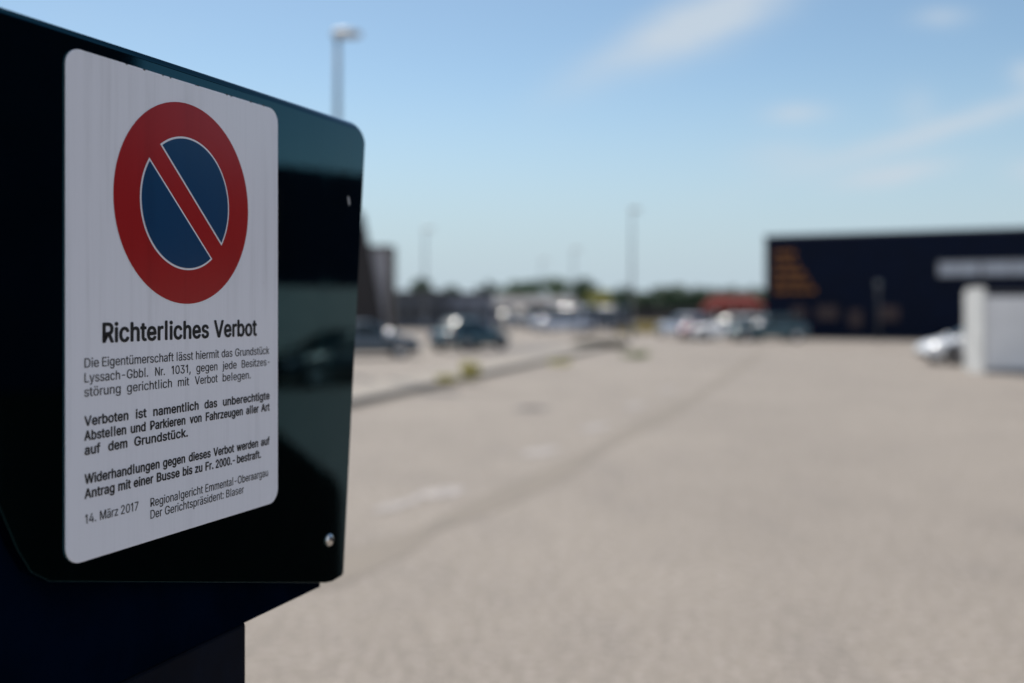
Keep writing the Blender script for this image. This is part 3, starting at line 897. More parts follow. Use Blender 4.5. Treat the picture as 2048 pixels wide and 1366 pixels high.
for (xa, xb) in ((1876, 1962), (1962.5, 2140)):
    s0, z1 = on_store(xa, 523)
    s1, z0 = on_store(xb, 553)
    z1 = on_store(1876, 523)[1]
    z0 = on_store(1876, 553)[1]
    bm = nb()
    box(bm, s0, s1, -0.14, -0.035, z0, z0 + 0.1)
    box(bm, s0, s1, -0.14, -0.035, z1 - 0.1, z1)
    n = max(2, int((s1 - s0) / 1.2))
    for i in range(n + 1):
        q = s0 + (s1 - s0 - 0.1) * i / n
        box(bm, q, q + 0.1, -0.137, -0.036, z0 + 0.1005, z1 - 0.1005)
    wf = obj('window', bm, M['frame'], st)
    bm = nb()
    box(bm, s0 + 0.101, s1 - 0.101, -0.09, -0.05, z0 + 0.1005, z1 - 0.1005)
    obj('pane', bm, M['glass_pale'], wf)

# store wing that continues out to the right and is seen only as a reflection in the board
M['grey_band'] = mat('light_grey_wall', (0.50, 0.45, 0.41), 0.7, var=0.1)
wing = thing('store_wing', 'dark blue store wing with a pale grey base wall, mirrored in the glossy board', 'store wing', (24, 13.2, 0))
bm = nb()
box(bm, 0, 10, 0, 14.0, 2.66, 6.25)
obj('wall', bm, M['store'], wing)
bm = nb()
box(bm, -0.05, 10, -1.5, 14.0, 0.0, 2.657)
obj('base_wall', bm, M['grey_band'], wing)
bm = nb()
box(bm, -0.02, 10, -30, -0.003, 2.86, 11.5)
box(bm, -0.02, 10, -30, -1.503, 0.0, 2.857)
obj('tall_block', bm, M['store'], wing)
bm = nb()
for i in range(3):
    box(bm, -0.06, -0.003, 2.6 + i * 0.55, 2.95 + i * 0.55, 3.4, 5.6)
obj('lettering', bm, M['orange'], wing)


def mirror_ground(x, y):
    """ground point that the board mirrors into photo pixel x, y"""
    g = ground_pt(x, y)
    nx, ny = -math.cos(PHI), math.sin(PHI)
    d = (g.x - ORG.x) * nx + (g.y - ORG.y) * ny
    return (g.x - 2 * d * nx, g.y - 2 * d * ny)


sheet('reflection_dark_sheet', [mirror_ground(*p) for p in ((-30, 722), (770, 722), (770, 1190), (-30, 1190))], 0.0035, M['patch'])  # unseen dark sheet added to darken what the board reflects
sheet('new_asphalt', [mirror_ground(*p) for p in ((540, 850), (672, 955), (687, 985), (690, 1190), (-30, 1190), (-30, 725))], 0.007, M['new'])  # unseen sheet added as a painted shadow for the board's reflection

# low grey halls on the left
M['hall'] = mat('grey_hall_cladding', (0.055, 0.062, 0.075), 0.7, var=0.1, vscale=0.5)
M['hall_pale'] = mat('pale_blue_grey_cladding', (0.17, 0.185, 0.225), 0.7, var=0.08, vscale=0.5)
M['hall_roof'] = mat('dark_flat_roof', (0.05, 0.05, 0.055), 0.8, var=0.1)
M['roof_grey'] = mat('grey_roof_sheet', (0.13, 0.125, 0.13), 0.8, var=0.1, vscale=0.4)
M['brown_trim'] = mat('brown_trim', (0.075, 0.055, 0.045), 0.6, var=0.15)
M['dark_fence_shade'] = mat('dark_fence_and_shade', (0.016, 0.013, 0.014), 0.75, var=0.2, vscale=0.8)  # fence boards, and the eave shadow painted onto the narrow house
M['pale_wall'] = mat('pale_grey_wall', (0.36, 0.35, 0.37), 0.75, var=0.08, vscale=0.6)
M['red_roof'] = mat('red_awning_roof', (0.115, 0.018, 0.014), 0.8, var=0.2, vscale=0.6, spec=0.1)
M['white_wall'] = mat('white_render', (0.80, 0.80, 0.80), 0.75, var=0.05, vscale=1.0)


def hall(name, label, cat, x0, x1, ytop, d, depth, mw, mr, over=0.15, win=0, wz=(1.0, 1.9)):
    a, b = at(x0, d), at(x1, d)
    t = thing(name, label, cat, (a.x, d, 0))
    h = hgt(ytop, d)
    wdt = b.x - a.x
    bm = nb()
    box(bm, 0, wdt, 0, depth, 0, h - 0.35)
    obj('wall', bm, mw, t)
    bm = nb()
    box(bm, -over, wdt + over, -over, depth + over, h - 0.347, h, 0.03, 1)
    obj('roof', bm, mr, t)
    for i in range(win):
        q = wdt * (i + 0.5) / win
        ww = wdt / win * 0.32
        bm = nb()
        box(bm, q - ww, q + ww, -0.04, -0.002, wz[0], min(wz[1], h - 0.5), 0.01, 1)
        obj('window', bm, M['dark_glass'], t)
    return t, wdt, h


hall('hall', 'low dark grey hall with a flat roof behind the left parked cars', 'hall', 778, 884, 581, 88, 14, M['hall'], M['hall_roof'], win=4)
hall('hall', 'low pale blue grey hall between the dark hall and the canopy', 'hall', 886, 982, 584, 90, 14, M['hall_pale'], M['hall_roof'], win=3)

a, b = at(975, 112), at(1160, 112)
cn = thing('canopy', 'wide grey flat canopy roof on slim posts beyond the white vans', 'canopy', (a.x, 112, 0))
wdt = b.x - a.x
h = hgt(590, 112)
bm = nb()
# a slightly pitched sheet roof
vs = [(0, -0.3, h - 1.15), (wdt, -0.3, h - 1.15), (wdt, -0.3, h - 0.95), (0, -0.3, h - 0.95), (0.6, 6, h - 0.1), (wdt - 0.6, 6, h - 0.1), (0.6, 12, h - 1.0), (wdt - 0.6, 12, h - 1.0)]
q = [bm.verts.new(v) for v in vs]
for f in ((0, 1, 2, 3), (3, 2, 5, 4), (4, 5, 7, 6), (0, 3, 4, 6), (1, 7, 5, 2), (0, 6, 7, 1)):
    bm.faces.new([q[i] for i in f])
bmesh.ops.recalc_face_normals(bm, faces=bm.faces[:])
obj('roof', bm, M['roof_grey'], cn)
for i in range(5):
    bm = nb()
    x = 0.5 + (wdt - 1.0) * i / 4
    box(bm, x - 0.1, x + 0.1, 0.2, 0.4, 0, h - 1.152, 0.01, 1)
    obj('post', bm, M['frame'], cn)
bm = nb()
box(bm, 0.3, wdt * 0.28, 8, 11, 0, h - 1.3)
box(bm, wdt * 0.40, wdt - 0.3, 8, 11, 0, h - 1.3)
obj('back_wall', bm, M['hall_roof'], cn)

# narrow tall house beside the board, eave shadow built as a dark wedge on its left
d = 66.0
a = at(700, d)
tw = thing('gable_house', 'narrow tall pale grey house with a dark wedge as eave shadow, right beside the board', 'house', (a.x, d, 0))
def lx(x): return at(x, d).x - a.x
bm = nb()
prism_xz(bm, [(lx(700), 0), (lx(781), 0), (lx(781), hgt(497, d)), (lx(700), hgt(497, d))], 0, 2.2)
obj('wall', bm, M['pale_wall'], tw)
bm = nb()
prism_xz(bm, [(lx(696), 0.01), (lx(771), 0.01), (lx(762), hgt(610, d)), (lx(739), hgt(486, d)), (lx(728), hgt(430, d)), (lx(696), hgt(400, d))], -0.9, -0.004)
obj('eave_shadow_wedge', bm, M['dark_fence_shade'], tw)
bm = nb()
box(bm, lx(776), lx(784), -0.12, 2.25, 0, hgt(497, d))
box(bm, lx(700), lx(784), -0.12, 2.25, hgt(497, d) + 0.003, hgt(491, d))
obj('trim', bm, M['brown_trim'], tw)
bm = nb()
box(bm, lx(773.2), lx(775.6), -0.05, -0.003, hgt(630, d), hgt(560, d))
obj('window', bm, M['dark_glass'], tw)

# red roofed pavilion by the store
a, b = at(1428, 100), at(1536, 100)
pv = thing('pavilion', 'small pavilion with a red roof between the dark trees and the blue store', 'pavilion', (a.x, 100, 0))
wdt = b.x - a.x
h = hgt(589, 100)
bm = nb()
vs = [(0, 0, h - 1.55), (wdt, 0, h - 1.55), (wdt, 0, h - 1.15), (0, 0, h - 1.15), (0.6, 4, h), (wdt - 0.6, 4, h), (0, 8, h - 1.55), (wdt, 8, h - 1.55)]
q = [bm.verts.new(v) for v in vs]
for f in ((0, 1, 2, 3), (3, 2, 5, 4), (4, 5, 7, 6), (0, 3, 4, 6), (1, 7, 5, 2), (0, 6, 7, 1)):
    bm.faces.new([q[i] for i in f])
bmesh.ops.recalc_face_normals(bm, faces=bm.faces[:])
obj('roof', bm, M['red_roof'], pv)
bm = nb()
box(bm, 0.5, wdt - 0.5, 1.2, 7.6, 0, h - 1.57)
obj('wall', bm, M['hall_roof'], pv)
for i in range(4):
    bm = nb()
    x = 0.3 + (wdt - 0.6) * i / 3
    box(bm, x - 0.07, x + 0.07, 0.25, 0.39, 0, h - 1.553, 0.01, 1)
    obj('post', bm, M['white_wall'], pv)

# white hut on the right
d = 31.0
a = at(1966, d)
hut = thing('kiosk_hut', 'white kiosk hut cut by the right edge of the photo', 'kiosk', (a.x, d, 0))
bm = nb()
pts = [(0.0, 0.0), (1.30, 0.0), (1.30, 2.50), (1.18, 2.60), (0.95, 2.64), (0.10, 2.64), (0.0, 2.56)]
f = [bm.verts.new((0.0, y, z)) for y, z in pts]
b = [bm.verts.new((0.10, y, z)) for y, z in pts]
n = len(pts)
bm.faces.new(f)
bm.faces.new(b[::-1])
for i in range(n):
    bm.faces.new((f[(i + 1) % n], f[i], b[i], b[(i + 1) % n]))
bmesh.ops.recalc_face_normals(bm, faces=bm.faces[:])
obj('side_wall', bm, mat('sun_dimmed_white_panel', (0.60, 0.60, 0.58), 0.7, var=0.12, vscale=2.5), hut)  # same white darkened so the sunlit side comes out less bright
bm = nb()
box(bm, 0.102, 4.6, 0.03, 0.10, 0.14, 2.36, 0.008, 1)
obj('front_panel', bm, M['white_wall'], hut)
bm = nb()
box(bm, 0.102, 4.6, 0.12, 1.28, 0.003, 2.42)
obj('core', bm, M['hall_roof'], hut)
bm = nb()
box(bm, 0.102, 4.7, 0.10, 1.34, 2.425, 2.55, 0.02, 1)
obj('roof', bm, M['hall_roof'], hut)
bm = nb()
box(bm, 0.102, 4.6, 0.05, 0.118, 0.003, 0.138)
obj('plinth', bm, M['frame'], hut)
bm = nb()
cyl(bm, (0.05, 0.2, 2.62), (0.05, 0.2, 3.05), 0.03, 0.03, 10)
cyl(bm, (0.05, 0.2, 3.05), (0.05, 0.2, 3.12), 0.06, 0.05, 10)
obj('vent_pipe', bm, M['hall_roof'], hut)

# ------------------------------------------------------------------ kerb, strip, small things on the ground
M['kerb'] = mat('kerb_stone', (0.215, 0.20, 0.18), 0.85, var=0.15, vscale=4)
M['paving'] = mat('pale_paving', (0.26, 0.23, 0.195), 0.85, var=0.1, vscale=2)
ka, kb = ground_pt(700, 815), ground_pt(1246, 690)
dirv = (kb - ka).normalized()
ka = ka - dirv * 16
nrm = Vector((-dirv.y, dirv.x, 0))


def along(name, o0, o1, z0, z1, m, kind='structure', bev=0.0):
    ln = (kb - ka).length
    bm = nb()
    box(bm, 0, ln, o0, o1, z0, z1, bev, 2)
    mt = Matrix(((dirv.x, nrm.x, 0, ka.x), (dirv.y, nrm.y, 0, ka.y), (0, 0, 1, 0), (0, 0, 0, 1)))
    bm.transform(mt)
    return tag(obj(name, bm, m), kind=kind)


along('gutter_shade', -0.34, -0.005, 0.0005, 0.006, M['seam'])  # gutter strip whose dark tone also stands in for the kerb's shade
along('kerb', 0.0, 0.16, 0.0, 0.15, M['kerb'], bev=0.012)
along('pavement', 0.1605, 1.55, 0.0, 0.14, M['paving'])

g = ground_pt(1064, 817)
mh = thing('manhole_cover', 'round iron manhole cover set in the pale asphalt', 'manhole cover', (g.x, g.y, 0))
M['iron'] = mat('cast_iron', (0.165, 0.145, 0.132), 0.75, metal=0.0, var=0.2, vscale=10)
bm = nb()
cyl(bm, (0, 0, 0.0005), (0, 0, 0.010), 0.40, 0.40, 40)
obj('frame', bm, M['iron'], mh)
bm = nb()
cyl(bm, (0, 0, 0.0105), (0, 0, 0.016), 0.33, 0.33, 36)
for i in range(-3, 4):
    box(bm, -0.2, 0.2, i * 0.08 - 0.015, i * 0.08 + 0.015, 0.0165, 0.020)
obj('lid', bm, M['iron'], mh)


# ------------------------------------------------------------------ plants
def leafmat(name, a, b):
    m = bpy.data.materials.new(name)
    m.use_nodes = True
    t = NT(m.node_tree)
    p = m.node_tree.nodes['Principled BSDF']
    gi = t.n('ShaderNodeNewGeometry')
    t.l(t.mix(gi.outputs['Random Per Island'], a, b), p.inputs['Base Color'])
    p.inputs['Roughness'].default_value = 0.6
    p.inputs['Specular IOR Level'].default_value = 0.25
    return m


M['leaf_dark'] = leafmat('dark_leaves', (0.022, 0.052, 0.022), (0.052, 0.100, 0.040))
M['leaf_mid'] = leafmat('mid_leaves', (0.030, 0.07, 0.020), (0.07, 0.13, 0.04))
M['leaf_yellow'] = leafmat('yellow_green_leaves', (0.22, 0.21, 0.03), (0.36, 0.33, 0.06))
M['weed'] = leafmat('weed_leaves', (0.50, 0.45, 0.16), (0.66, 0.60, 0.28))
M['weed_green'] = leafmat('green_weed_leaves', (0.16, 0.22, 0.07), (0.30, 0.34, 0.13))
M['dry'] = leafmat('dry_grass_blades', (0.32, 0.25, 0.08), (0.46, 0.38, 0.16))
M['bark'] = mat('bark', (0.06, 0.045, 0.035), 0.9, var=0.3, vscale=6)


def leaves(bm, c, r, n, size, rng):
    for _ in range(n):
        while True:
            p = Vector((rng.uniform(-1, 1), rng.uniform(-1, 1), rng.uniform(-1, 1)))
            if 0.25 < p.length < 1:
                break
        p = Vector((c[0] + p.x * r[0], c[1] + p.y * r[1], c[2] + p.z * r[2]))
        a = Vector((rng.gauss(0, 1), rng.gauss(0, 1), rng.gauss(0, 1))).normalized()
        b = a.orthogonal().normalized()
        s = size * rng.uniform(0.6, 1.3)
        bm.faces.new([bm.verts.new(p + a * s), bm.verts.new(p + b * s * 0.6), bm.verts.new(p - a * s), bm.verts.new(p - b * s * 0.6)])


def make_tree(label, loc, h, wdt, m, seed, group):
    rng = random.Random(seed)
    t = thing('tree', label, 'tree', loc, rng.uniform(0, 6), group)
    bm = nb()
    cyl(bm, (0, 0, 0), (0.05 * h * 0.2, 0, h * 0.55), h * 0.035, h * 0.018, 8)
    for i in range(6):
        a = i * 1.05 + rng.random()
        z = h * rng.uniform(0.28, 0.5)
        cyl(bm, (0, 0, z), (wdt * 0.33 * math.cos(a), wdt * 0.33 * math.sin(a), z + h * rng.uniform(0.12, 0.3)), h * 0.012, h * 0.004, 6)
    obj('trunk', bm, M['bark'], t)
    bm = nb()
    for i in range(15):
        a = rng.uniform(0, 6.28)
        q = rng.random() ** 0.6
        z = h * rng.uniform(0.36, 0.88)
        k = 1.0 - abs(z / h - 0.55) * 1.1
        rr = wdt * 0.5 * q * k * 0.75
        s = wdt * rng.uniform(0.13, 0.23)
        leaves(bm, (rr * math.cos(a), rr * math.sin(a), z), (s, s, s * 0.75), 95, h * 0.035, rng)
    leaves(bm, (0, 0, h * 0.9), (wdt * 0.12, wdt * 0.12, h * 0.1), 60, h * 0.03, rng)
    obj('crown', bm, m, t)
    return t


TG = 'trees behind the far halls'
for i, (x, yt, d, wd, mk, lab) in enumerate((
        (842, 560, 150, 3.6, 'leaf_dark', 'dark tree rising just behind the dark grey hall'),
        (905, 577, 170, 4.5, 'leaf_dark', 'low tree just showing over the pale blue grey hall'),
        (976, 565, 165, 4.2, 'leaf_dark', 'dark tree above the gap between the pale hall and the canopy'),
        (1028, 566, 175, 6.0, 'leaf_mid', 'left one of two mid green trees above the canopy roof'),
        (1062, 566, 175, 6.5, 'leaf_mid', 'right one of two mid green trees above the canopy roof'),
        (1117, 560, 160, 4.5, 'leaf_mid', 'small rounded tree above the right part of the canopy'),
        (1172, 558, 150, 5.2, 'leaf_dark', 'tall dark tree standing behind the yellow green bush'),
        (1252, 582, 190, 7.0, 'leaf_dark', 'dark tree at the left end of the dark wood'))):
    make_tree(lab, at(x, d), hgt(yt - 6, d), wd * 1.3, M[mk], 40 + i, TG)

# yellow-green bush
rng = random.Random(5)
p0 = at(1192, 132)
bsh = thing('bush', 'yellow green bush below the tall dark tree', 'bush', p0)
bm = nb()
for i in range(10):
    s = rng.uniform(0.8, 1.3)
    leaves(bm, (rng.uniform(-1.9, 1.9), rng.uniform(-1, 1), rng.uniform(1.2, 3.5)), (s, s, s * 0.8), 110, 0.16, rng)
obj('foliage', bm, M['leaf_yellow'], bsh)
bm = nb()
for i in range(5):
    cyl(bm, (0, 0, 0), (rng.uniform(-1.2, 1.2), rng.uniform(-.6, .6), 2.2), 0.06, 0.02, 6)
obj('stem', bm, M['bark'], bsh)

# dark wood in the distance: one mass
bm = nb()
x = 1205
while x < 1560:
    d = rng.uniform(150, 200)
    p = at(x, d)
    yt = 585 if x < 1300 else 577 - 8 * math.sin((x - 1300) / 34.0) * rng.random()
    ht = hgt(yt, d) * rng.uniform(0.9, 1.05)
    for k in range(4):
        z = ht * (0.18 + 0.22 * k)
        s = ht * rng.uniform(0.20, 0.28)
        leaves(bm, (p.x + rng.uniform(-0.8, 0.8), d + rng.uniform(-1, 1), z), (s * 1.3, s * 1.1, s * 0.85), 120, 0.34, rng)
    x += rng.uniform(8, 13)
tag(obj('wood', bm, leafmat('wood_leaves', (0.022, 0.052, 0.024), (0.045, 0.088, 0.038))), 'dark green wood along the horizon left of the blue store', 'wood', kind='stuff')

# dark fence below the wood
a, b = at(1262, 128), at(1436, 128)
fc = thing('fence', 'dark board fence in front of the distant wood', 'fence', (a.x, 128, 0))
bm = nb()
n = 40
for i in range(n):
    x0 = (b.x - a.x) * i / n
    box(bm, x0, x0 + (b.x - a.x) / n - 0.02, 0, 0.04, 0.08, 1.95)
obj('board_panel', bm, M['dark_fence_shade'], fc)
for i in range(6):
    bm = nb()
    x0 = (b.x - a.x) * i / 5
    box(bm, x0 - 0.06, x0 + 0.06, 0.042, 0.16, 0, 2.05)
    obj('post', bm, M['hall_roof'], fc)

# dry grass verge
bm = nb()
for _ in range(4200):
    x = rng.uniform(1235, 1345)
    d = rng.uniform(74, 108)
    p = at(x, d)
    a = rng.uniform(0, 6.28)
    hh = rng.uniform(0.15, 0.5)
    e = Vector((math.cos(a), math.sin(a), 0)) * 0.06
    bm.faces.new([bm.verts.new(p - e), bm.verts.new(p + e), bm.verts.new(p + Vector((rng.uniform(-.12, .12), rng.uniform(-.12, .12), hh)))])
tag(obj('dry_grass', bm, M['dry']), 'yellow dry grass verge before the dark fence', 'grass', kind='stuff')


def tuft(label, x, y, wdt, h, m, seed, z=0.0, n=260):
    rng = random.Random(seed)
    g = ground_pt(x, y, z)
    bm = nb()
    for _ in range(n):
        a, r = rng.uniform(0, 6.28), wdt * 0.5 * rng.random() ** 0.7
        p = Vector((r * math.cos(a), r * math.sin(a), 0))
        b = rng.uniform(0, 6.28)
        e = Vector((math.cos(b), math.sin(b), 0)) * 0.012
        top = Vector((p.x * 1.4 + rng.uniform(-.06, .06), p.y * 1.4 + rng.uniform(-.06, .06), h * rng.uniform(0.5, 1.1)))
        md = (p + top) / 2 + Vector((0, 0, h * 0.08))
        bm.faces.new([bm.verts.new(p - e), bm.verts.new(p + e), bm.verts.new(md + e * 1.4), bm.verts.new(top), bm.verts.new(md - e * 1.4)])
    return tag(obj('weed_tuft', bm, m, loc=(g.x, g.y, z)), label, 'weed', 'weeds growing along the kerb')


tuft('bright yellow weed tuft on the kerb in front of the cars', 940, 756, 0.42, 0.5, M['weed'], 11, 0.14, 170)
tuft('olive weed tuft on the kerb right of the yellow one', 1118, 731, 0.75, 0.24, M['weed'], 12, 0.14, 70)
tuft('green weed tuft at the far end of the kerb', 1272, 716, 1.0, 0.32, M['weed_green'], 13, 0.0, 110)
tuft('small dry weed tuft at the near part of the kerb', 893, 763, 0.4, 0.2, M['weed'], 14, 0.14, 120)

# low hedge on the lot
g0, g1 = ground_pt(1150, 698), ground_pt(1236, 696)
hd = thing('hedge', 'low dark clipped hedge at the end of the car row', 'hedge', g0)
bm = nb()
ln = (g1 - g0).length
for i in range(16):
    x = ln * (i + 0.5) / 16
    leaves(bm, (x, rng.uniform(-.15, .15), 0.24), (0.22, 0.4, 0.24), 110, 0.05, rng)
obj('foliage', bm, leafmat('dusty_hedge_leaves', (0.06, 0.062, 0.042), (0.11, 0.108, 0.075)), hd)
bm = nb()
for i in range(9):
    x = ln * (i + 0.5) / 9
    cyl(bm, (x, 0, 0), (x + 0.1, 0.05, 0.3), 0.02, 0.01, 6)
obj('stem', bm, M['bark'], hd)

# ------------------------------------------------------------------ street lamps
M['pole'] = mat('galvanised_pole', (0.16, 0.18, 0.21), 0.5, metal=0.3, var=0.1)
M['lamp_head'] = mat('white_lamp_head', (0.50, 0.49, 0.47), 0.5, var=0.05)
M['lens'] = mat('lamp_lens', (0.30, 0.28, 0.22), 0.3, var=0.05)


def lamp(label, x, ytop, d, wdt, rz, group, q=1.0):
    p = at(x, d)
    t = thing('street_lamp', label, 'street lamp', p, rz, group)
    h = hgt(ytop, d)
    bm = nb()
    cyl(bm, (0, 0, 0), (0, 0, 1.1), 0.11 * q, 0.11 * q, 16)
    cyl(bm, (0, 0, 1.1), (0, 0, h - 0.12), 0.085 * q, 0.055 * q, 16)
    obj('pole', bm, M['pole'], t, smooth=True)
    bm = nb()
    # flat tapered luminaire
    sec = [(-0.16, 0.07, 0.12), (-0.06, 0.17, 0.22), (wdt * 0.4, 0.20, 0.24), (wdt * 0.85, 0.15, 0.15), (wdt, 0.07, 0.08)]
    rings = []
    for sx, hw, hh in sec:
        hw, hh = hw * q, hh * q
        ring = []
        for k in range(12):
            a = 2 * math.pi * k / 12
            ring.append(bm.verts.new((sx, hw * math.cos(a), h - 0.10 + hh * 0.62 * (math.sin(a) if math.sin(a) > 0 else 0.35 * math.sin(a)))))
        rings.append(ring)
    for r0, r1 in zip(rings, rings[1:]):
        for k in range(12):
            bm.faces.new((r0[k], r0[(k + 1) % 12], r1[(k + 1) % 12], r1[k]))
    bm.faces.new(rings[0][::-1])
    bm.faces.new(rings[-1])
    bmesh.ops.recalc_face_normals(bm, faces=bm.faces[:])
    obj('lamp_head', bm, M['lamp_head'], t, smooth=True)
    bm = nb()
    box(bm, 0.10, wdt * 0.85, -0.10, 0.10, h - 0.175, h - 0.140, 0.01, 2)
    obj('lens', bm, M['lens'], t)
    return t


LG = 'street lamps over the parking lot'
lamp('tall street lamp rising behind the top right of the board', 675, 64, 31.0, 0.74, 0.0, LG, 1.4)
lamp('tall thin street lamp above the distant wood', 1264, 416, 62.0, 0.6, 0.4, LG)
lamp('distant street lamp above the dark grey hall', 850, 456, 80.0, 0.7, 0.0, LG)
lamp('faint distant street lamp above the tall dark tree', 1147, 497, 105.0, 0.9, 0.3, LG)
lamp('faintest far street lamp above the canopy roof', 1084, 518, 130.0, 0.9, 0.0, LG)

p = at(1757, 57)
t = thing('globe_lamp', 'short lamp post with a small globe before the blue store wall', 'lamp post', p)
M['globe'] = mat('frosted_globe', (0.06, 0.075, 0.09), 0.3, var=0.0)
M['pale_pole'] = mat('pale_grey_pole', (0.030, 0.036, 0.042), 0.5, var=0.05)
h = hgt(563, 57)
bm = nb()
cyl(bm, (0, 0, 0), (0, 0, h - 0.25), 0.06, 0.05, 14)
obj('pole', bm, M['pale_pole'], t, smooth=True)
bm = nb()
ball(bm, (0, 0, h - 0.16), 0.17, 0.17, 0.17)
obj('globe', bm, M['globe'], t, smooth=True)

# ------------------------------------------------------------------ cars
M['tyre'] = mat('tyre_rubber', (0.012, 0.012, 0.012), 0.85, var=0.2)
M['rim'] = mat('alloy_rim', (0.45, 0.46, 0.48), 0.3, metal=0.9, var=0.05)
M['car_glass'] = mat('car_glass', (0.010, 0.020, 0.024), 0.25, var=0.0, spec=0.3)
M['head_lens'] = mat('headlight_lens', (0.55, 0.57, 0.6), 0.15, var=0.0)
M['tail_lens'] = mat('tail_light_red', (0.34, 0.02, 0.02), 0.2, var=0.0)
M['trim_black'] = mat('black_plastic', (0.014, 0.014, 0.015), 0.6, var=0.1)
M['chrome'] = mat('chrome_trim', (0.72, 0.73, 0.75), 0.28, metal=1.0, var=0.0)


def paint(name, col, metal=0.0, rough=0.32):
    m = mat(name, col, rough, metal=metal, var=0.0, coat=1.0)
    m.node_tree.nodes['Principled BSDF'].inputs['Coat Roughness'].default_value = 0.2
    return m


CARMESH = {}


def car_meshes(style):
    """side profiles: stations x, hood/deck line; cabin base and top; all in metres, nose at +x"""
    if style in CARMESH:
        return CARMESH[style]
    P = {
        'hatch': dict(L=4.1, W=0.88, belt=0.90, roof=1.46, cb=(-1.95, 1.10), ct=(-1.35, 0.15), hood=(0.92, 0.80, 0.62), tail=(0.92, 0.86)),
        'sedan': dict(L=4.6, W=0.90, belt=0.92, roof=1.45, cb=(-1.60, 1.05), ct=(-0.85, 0.15), hood=(0.93, 0.82, 0.66), tail=(0.98, 0.92)),
        'wagon': dict(L=4.6, W=0.91, belt=0.95, roof=1.50, cb=(-2.2, 1.05), ct=(-1.80, 0.15), hood=(0.95, 0.84, 0.68), tail=(0.95, 0.88)),
        'van': dict(L=4.9, W=0.95, belt=1.10, roof=1.98, cb=(-2.42, 1.75), ct=(-2.35, 0.85), hood=(1.12, 1.0, 0.80), tail=(1.1, 1.05)),
    }[style]
    L_, W_ = P['L'], P['W']
    h = L_ / 2
    out = {}
    bm = nb()
    cb0, cb1 = P['cb']
    st_ = [(-h, P['tail'][1], 0.82, 0.34), (-h + 0.07, P['tail'][0], 0.93, 0.26), (-h + 0.4, P['tail'][0], 1.0, 0.2), (cb0 * 0.55, P['belt'], 1.0, 0.2), (0, P['belt'], 1.0, 0.2),
           (cb1 * 0.75, P['belt'], 1.0, 0.2), (cb1 + 0.05, P['hood'][0], 1.0, 0.2), (h - 0.42, P['hood'][1], 0.97, 0.2), (h - 0.14, (P['hood'][1] + P['hood'][2]) / 2, 0.90, 0.24), (h, P['hood'][2] - 0.06, 0.74, 0.32)]
    rings = []
    for x, top, wk, zb_ in st_:
        w_ = W_ * wk
        half = [(0.0, top + 0.035), (w_ * 0.55, top + 0.025), (w_ * 0.86, top - 0.015), (w_ * 0.96, top - 0.09), (w_, (top + zb_) / 2 + 0.05), (w_ * 0.985, zb_ + 0.14), (w_ * 0.92, zb_ + 0.02), (w_ * 0.6, zb_), (0, zb_)]
        ring = [bm.verts.new((x, y, z)) for y, z in half] + [bm.verts.new((x, -y, z)) for y, z in half[-2:0:-1]]
        rings.append(ring)
    for r0, r1 in zip(rings, rings[1:]):
        n = len(r0)
        for k in range(n):
            bm.faces.new((r0[k], r0[(k + 1) % n], r1[(k + 1) % n], r1[k]))
    bm.faces.new(rings[0])
    bm.faces.new(rings[-1][::-1])
    bmesh.ops.recalc_face_normals(bm, faces=bm.faces[:])
    out['body'] = bm
    # cabin
    t0, t1 = P['ct']
    zb_, zt = P['belt'] - 0.02, P['roof']

    def ringpts(x0, x1, w_, z, rnd, bow):
        res = []
        xm_, a_ = (x0 + x1) / 2, (x1 - x0) / 2
        for k in range(32):
            t_ = 2 * math.pi * (k + 0.5) / 32
            c_, s_ = math.cos(t_), math.sin(t_)
            res.append((xm_ + a_ * math.copysign(abs(c_) ** 0.48, c_), w_ * math.copysign(abs(s_) ** 0.48, s_), z))
        return res
    lev = []
    for k in range(7):
        f = k / 6
        e = f ** 1.45
        lev.append(ringpts(cb0 + (t0 - cb0) * e, cb1 + (t1 - cb1) * (0.35 * f + 0.65 * f ** 1.5), W_ * (0.90 - 0.20 * e), zb_ + (zt - 0.06 - zb_) * f, 0.16 + 0.12 * f, 0))
    bm = nb()
    rg = [[bm.verts.new(p) for p in l] for l in lev]
    for r0, r1 in zip(rg, rg[1:]):
        n = len(r0)
        for k in range(n):
            bm.faces.new((r0[k], r0[(k + 1) % n], r1[(k + 1) % n], r1[k]))
    bmesh.ops.recalc_face_normals(bm, faces=bm.faces[:])
    out['window_glass'] = bm
    bm = nb()
    base = lev[-1]
    cxm = sum(p[0] for p in base) / len(base)
    prev = [bm.verts.new((cxm + (x - cxm) * 1.012, y * 1.012, z - 0.015)) for x, y, z in base]
    for k, (sc, dz) in enumerate(((1.008, 0.012), (0.95, 0.040), (0.78, 0.057), (0.45, 0.066))):
        cur = [bm.verts.new((cxm + (x - cxm) * sc, y * sc, z + dz)) for x, y, z in base]
        n = len(cur)
        for j in range(n):
            bm.faces.new((prev[j], prev[(j + 1) % n], cur[(j + 1) % n], cur[j]))
        prev = cur
    bm.faces.new(prev)
    # pillars follow the glass corners and the middle of each side
    n = len(lev[0])
    for idx in ((3, 4), (11, 12), (19, 20), (27, 28)):
        for (r0, r1) in zip(lev, lev[1:]):
            vs = []
            for p in (r0[idx[0]], r0[idx[1]], r1[idx[1]], r1[idx[0]]):
                vs.append(bm.verts.new((cxm + (p[0] - cxm) * 1.006 + (0.03 if p is r0[idx[1]] or p is r1[idx[1]] else -0.03) * 0, p[1] * 1.012, p[2])))
            bm.faces.new(vs)
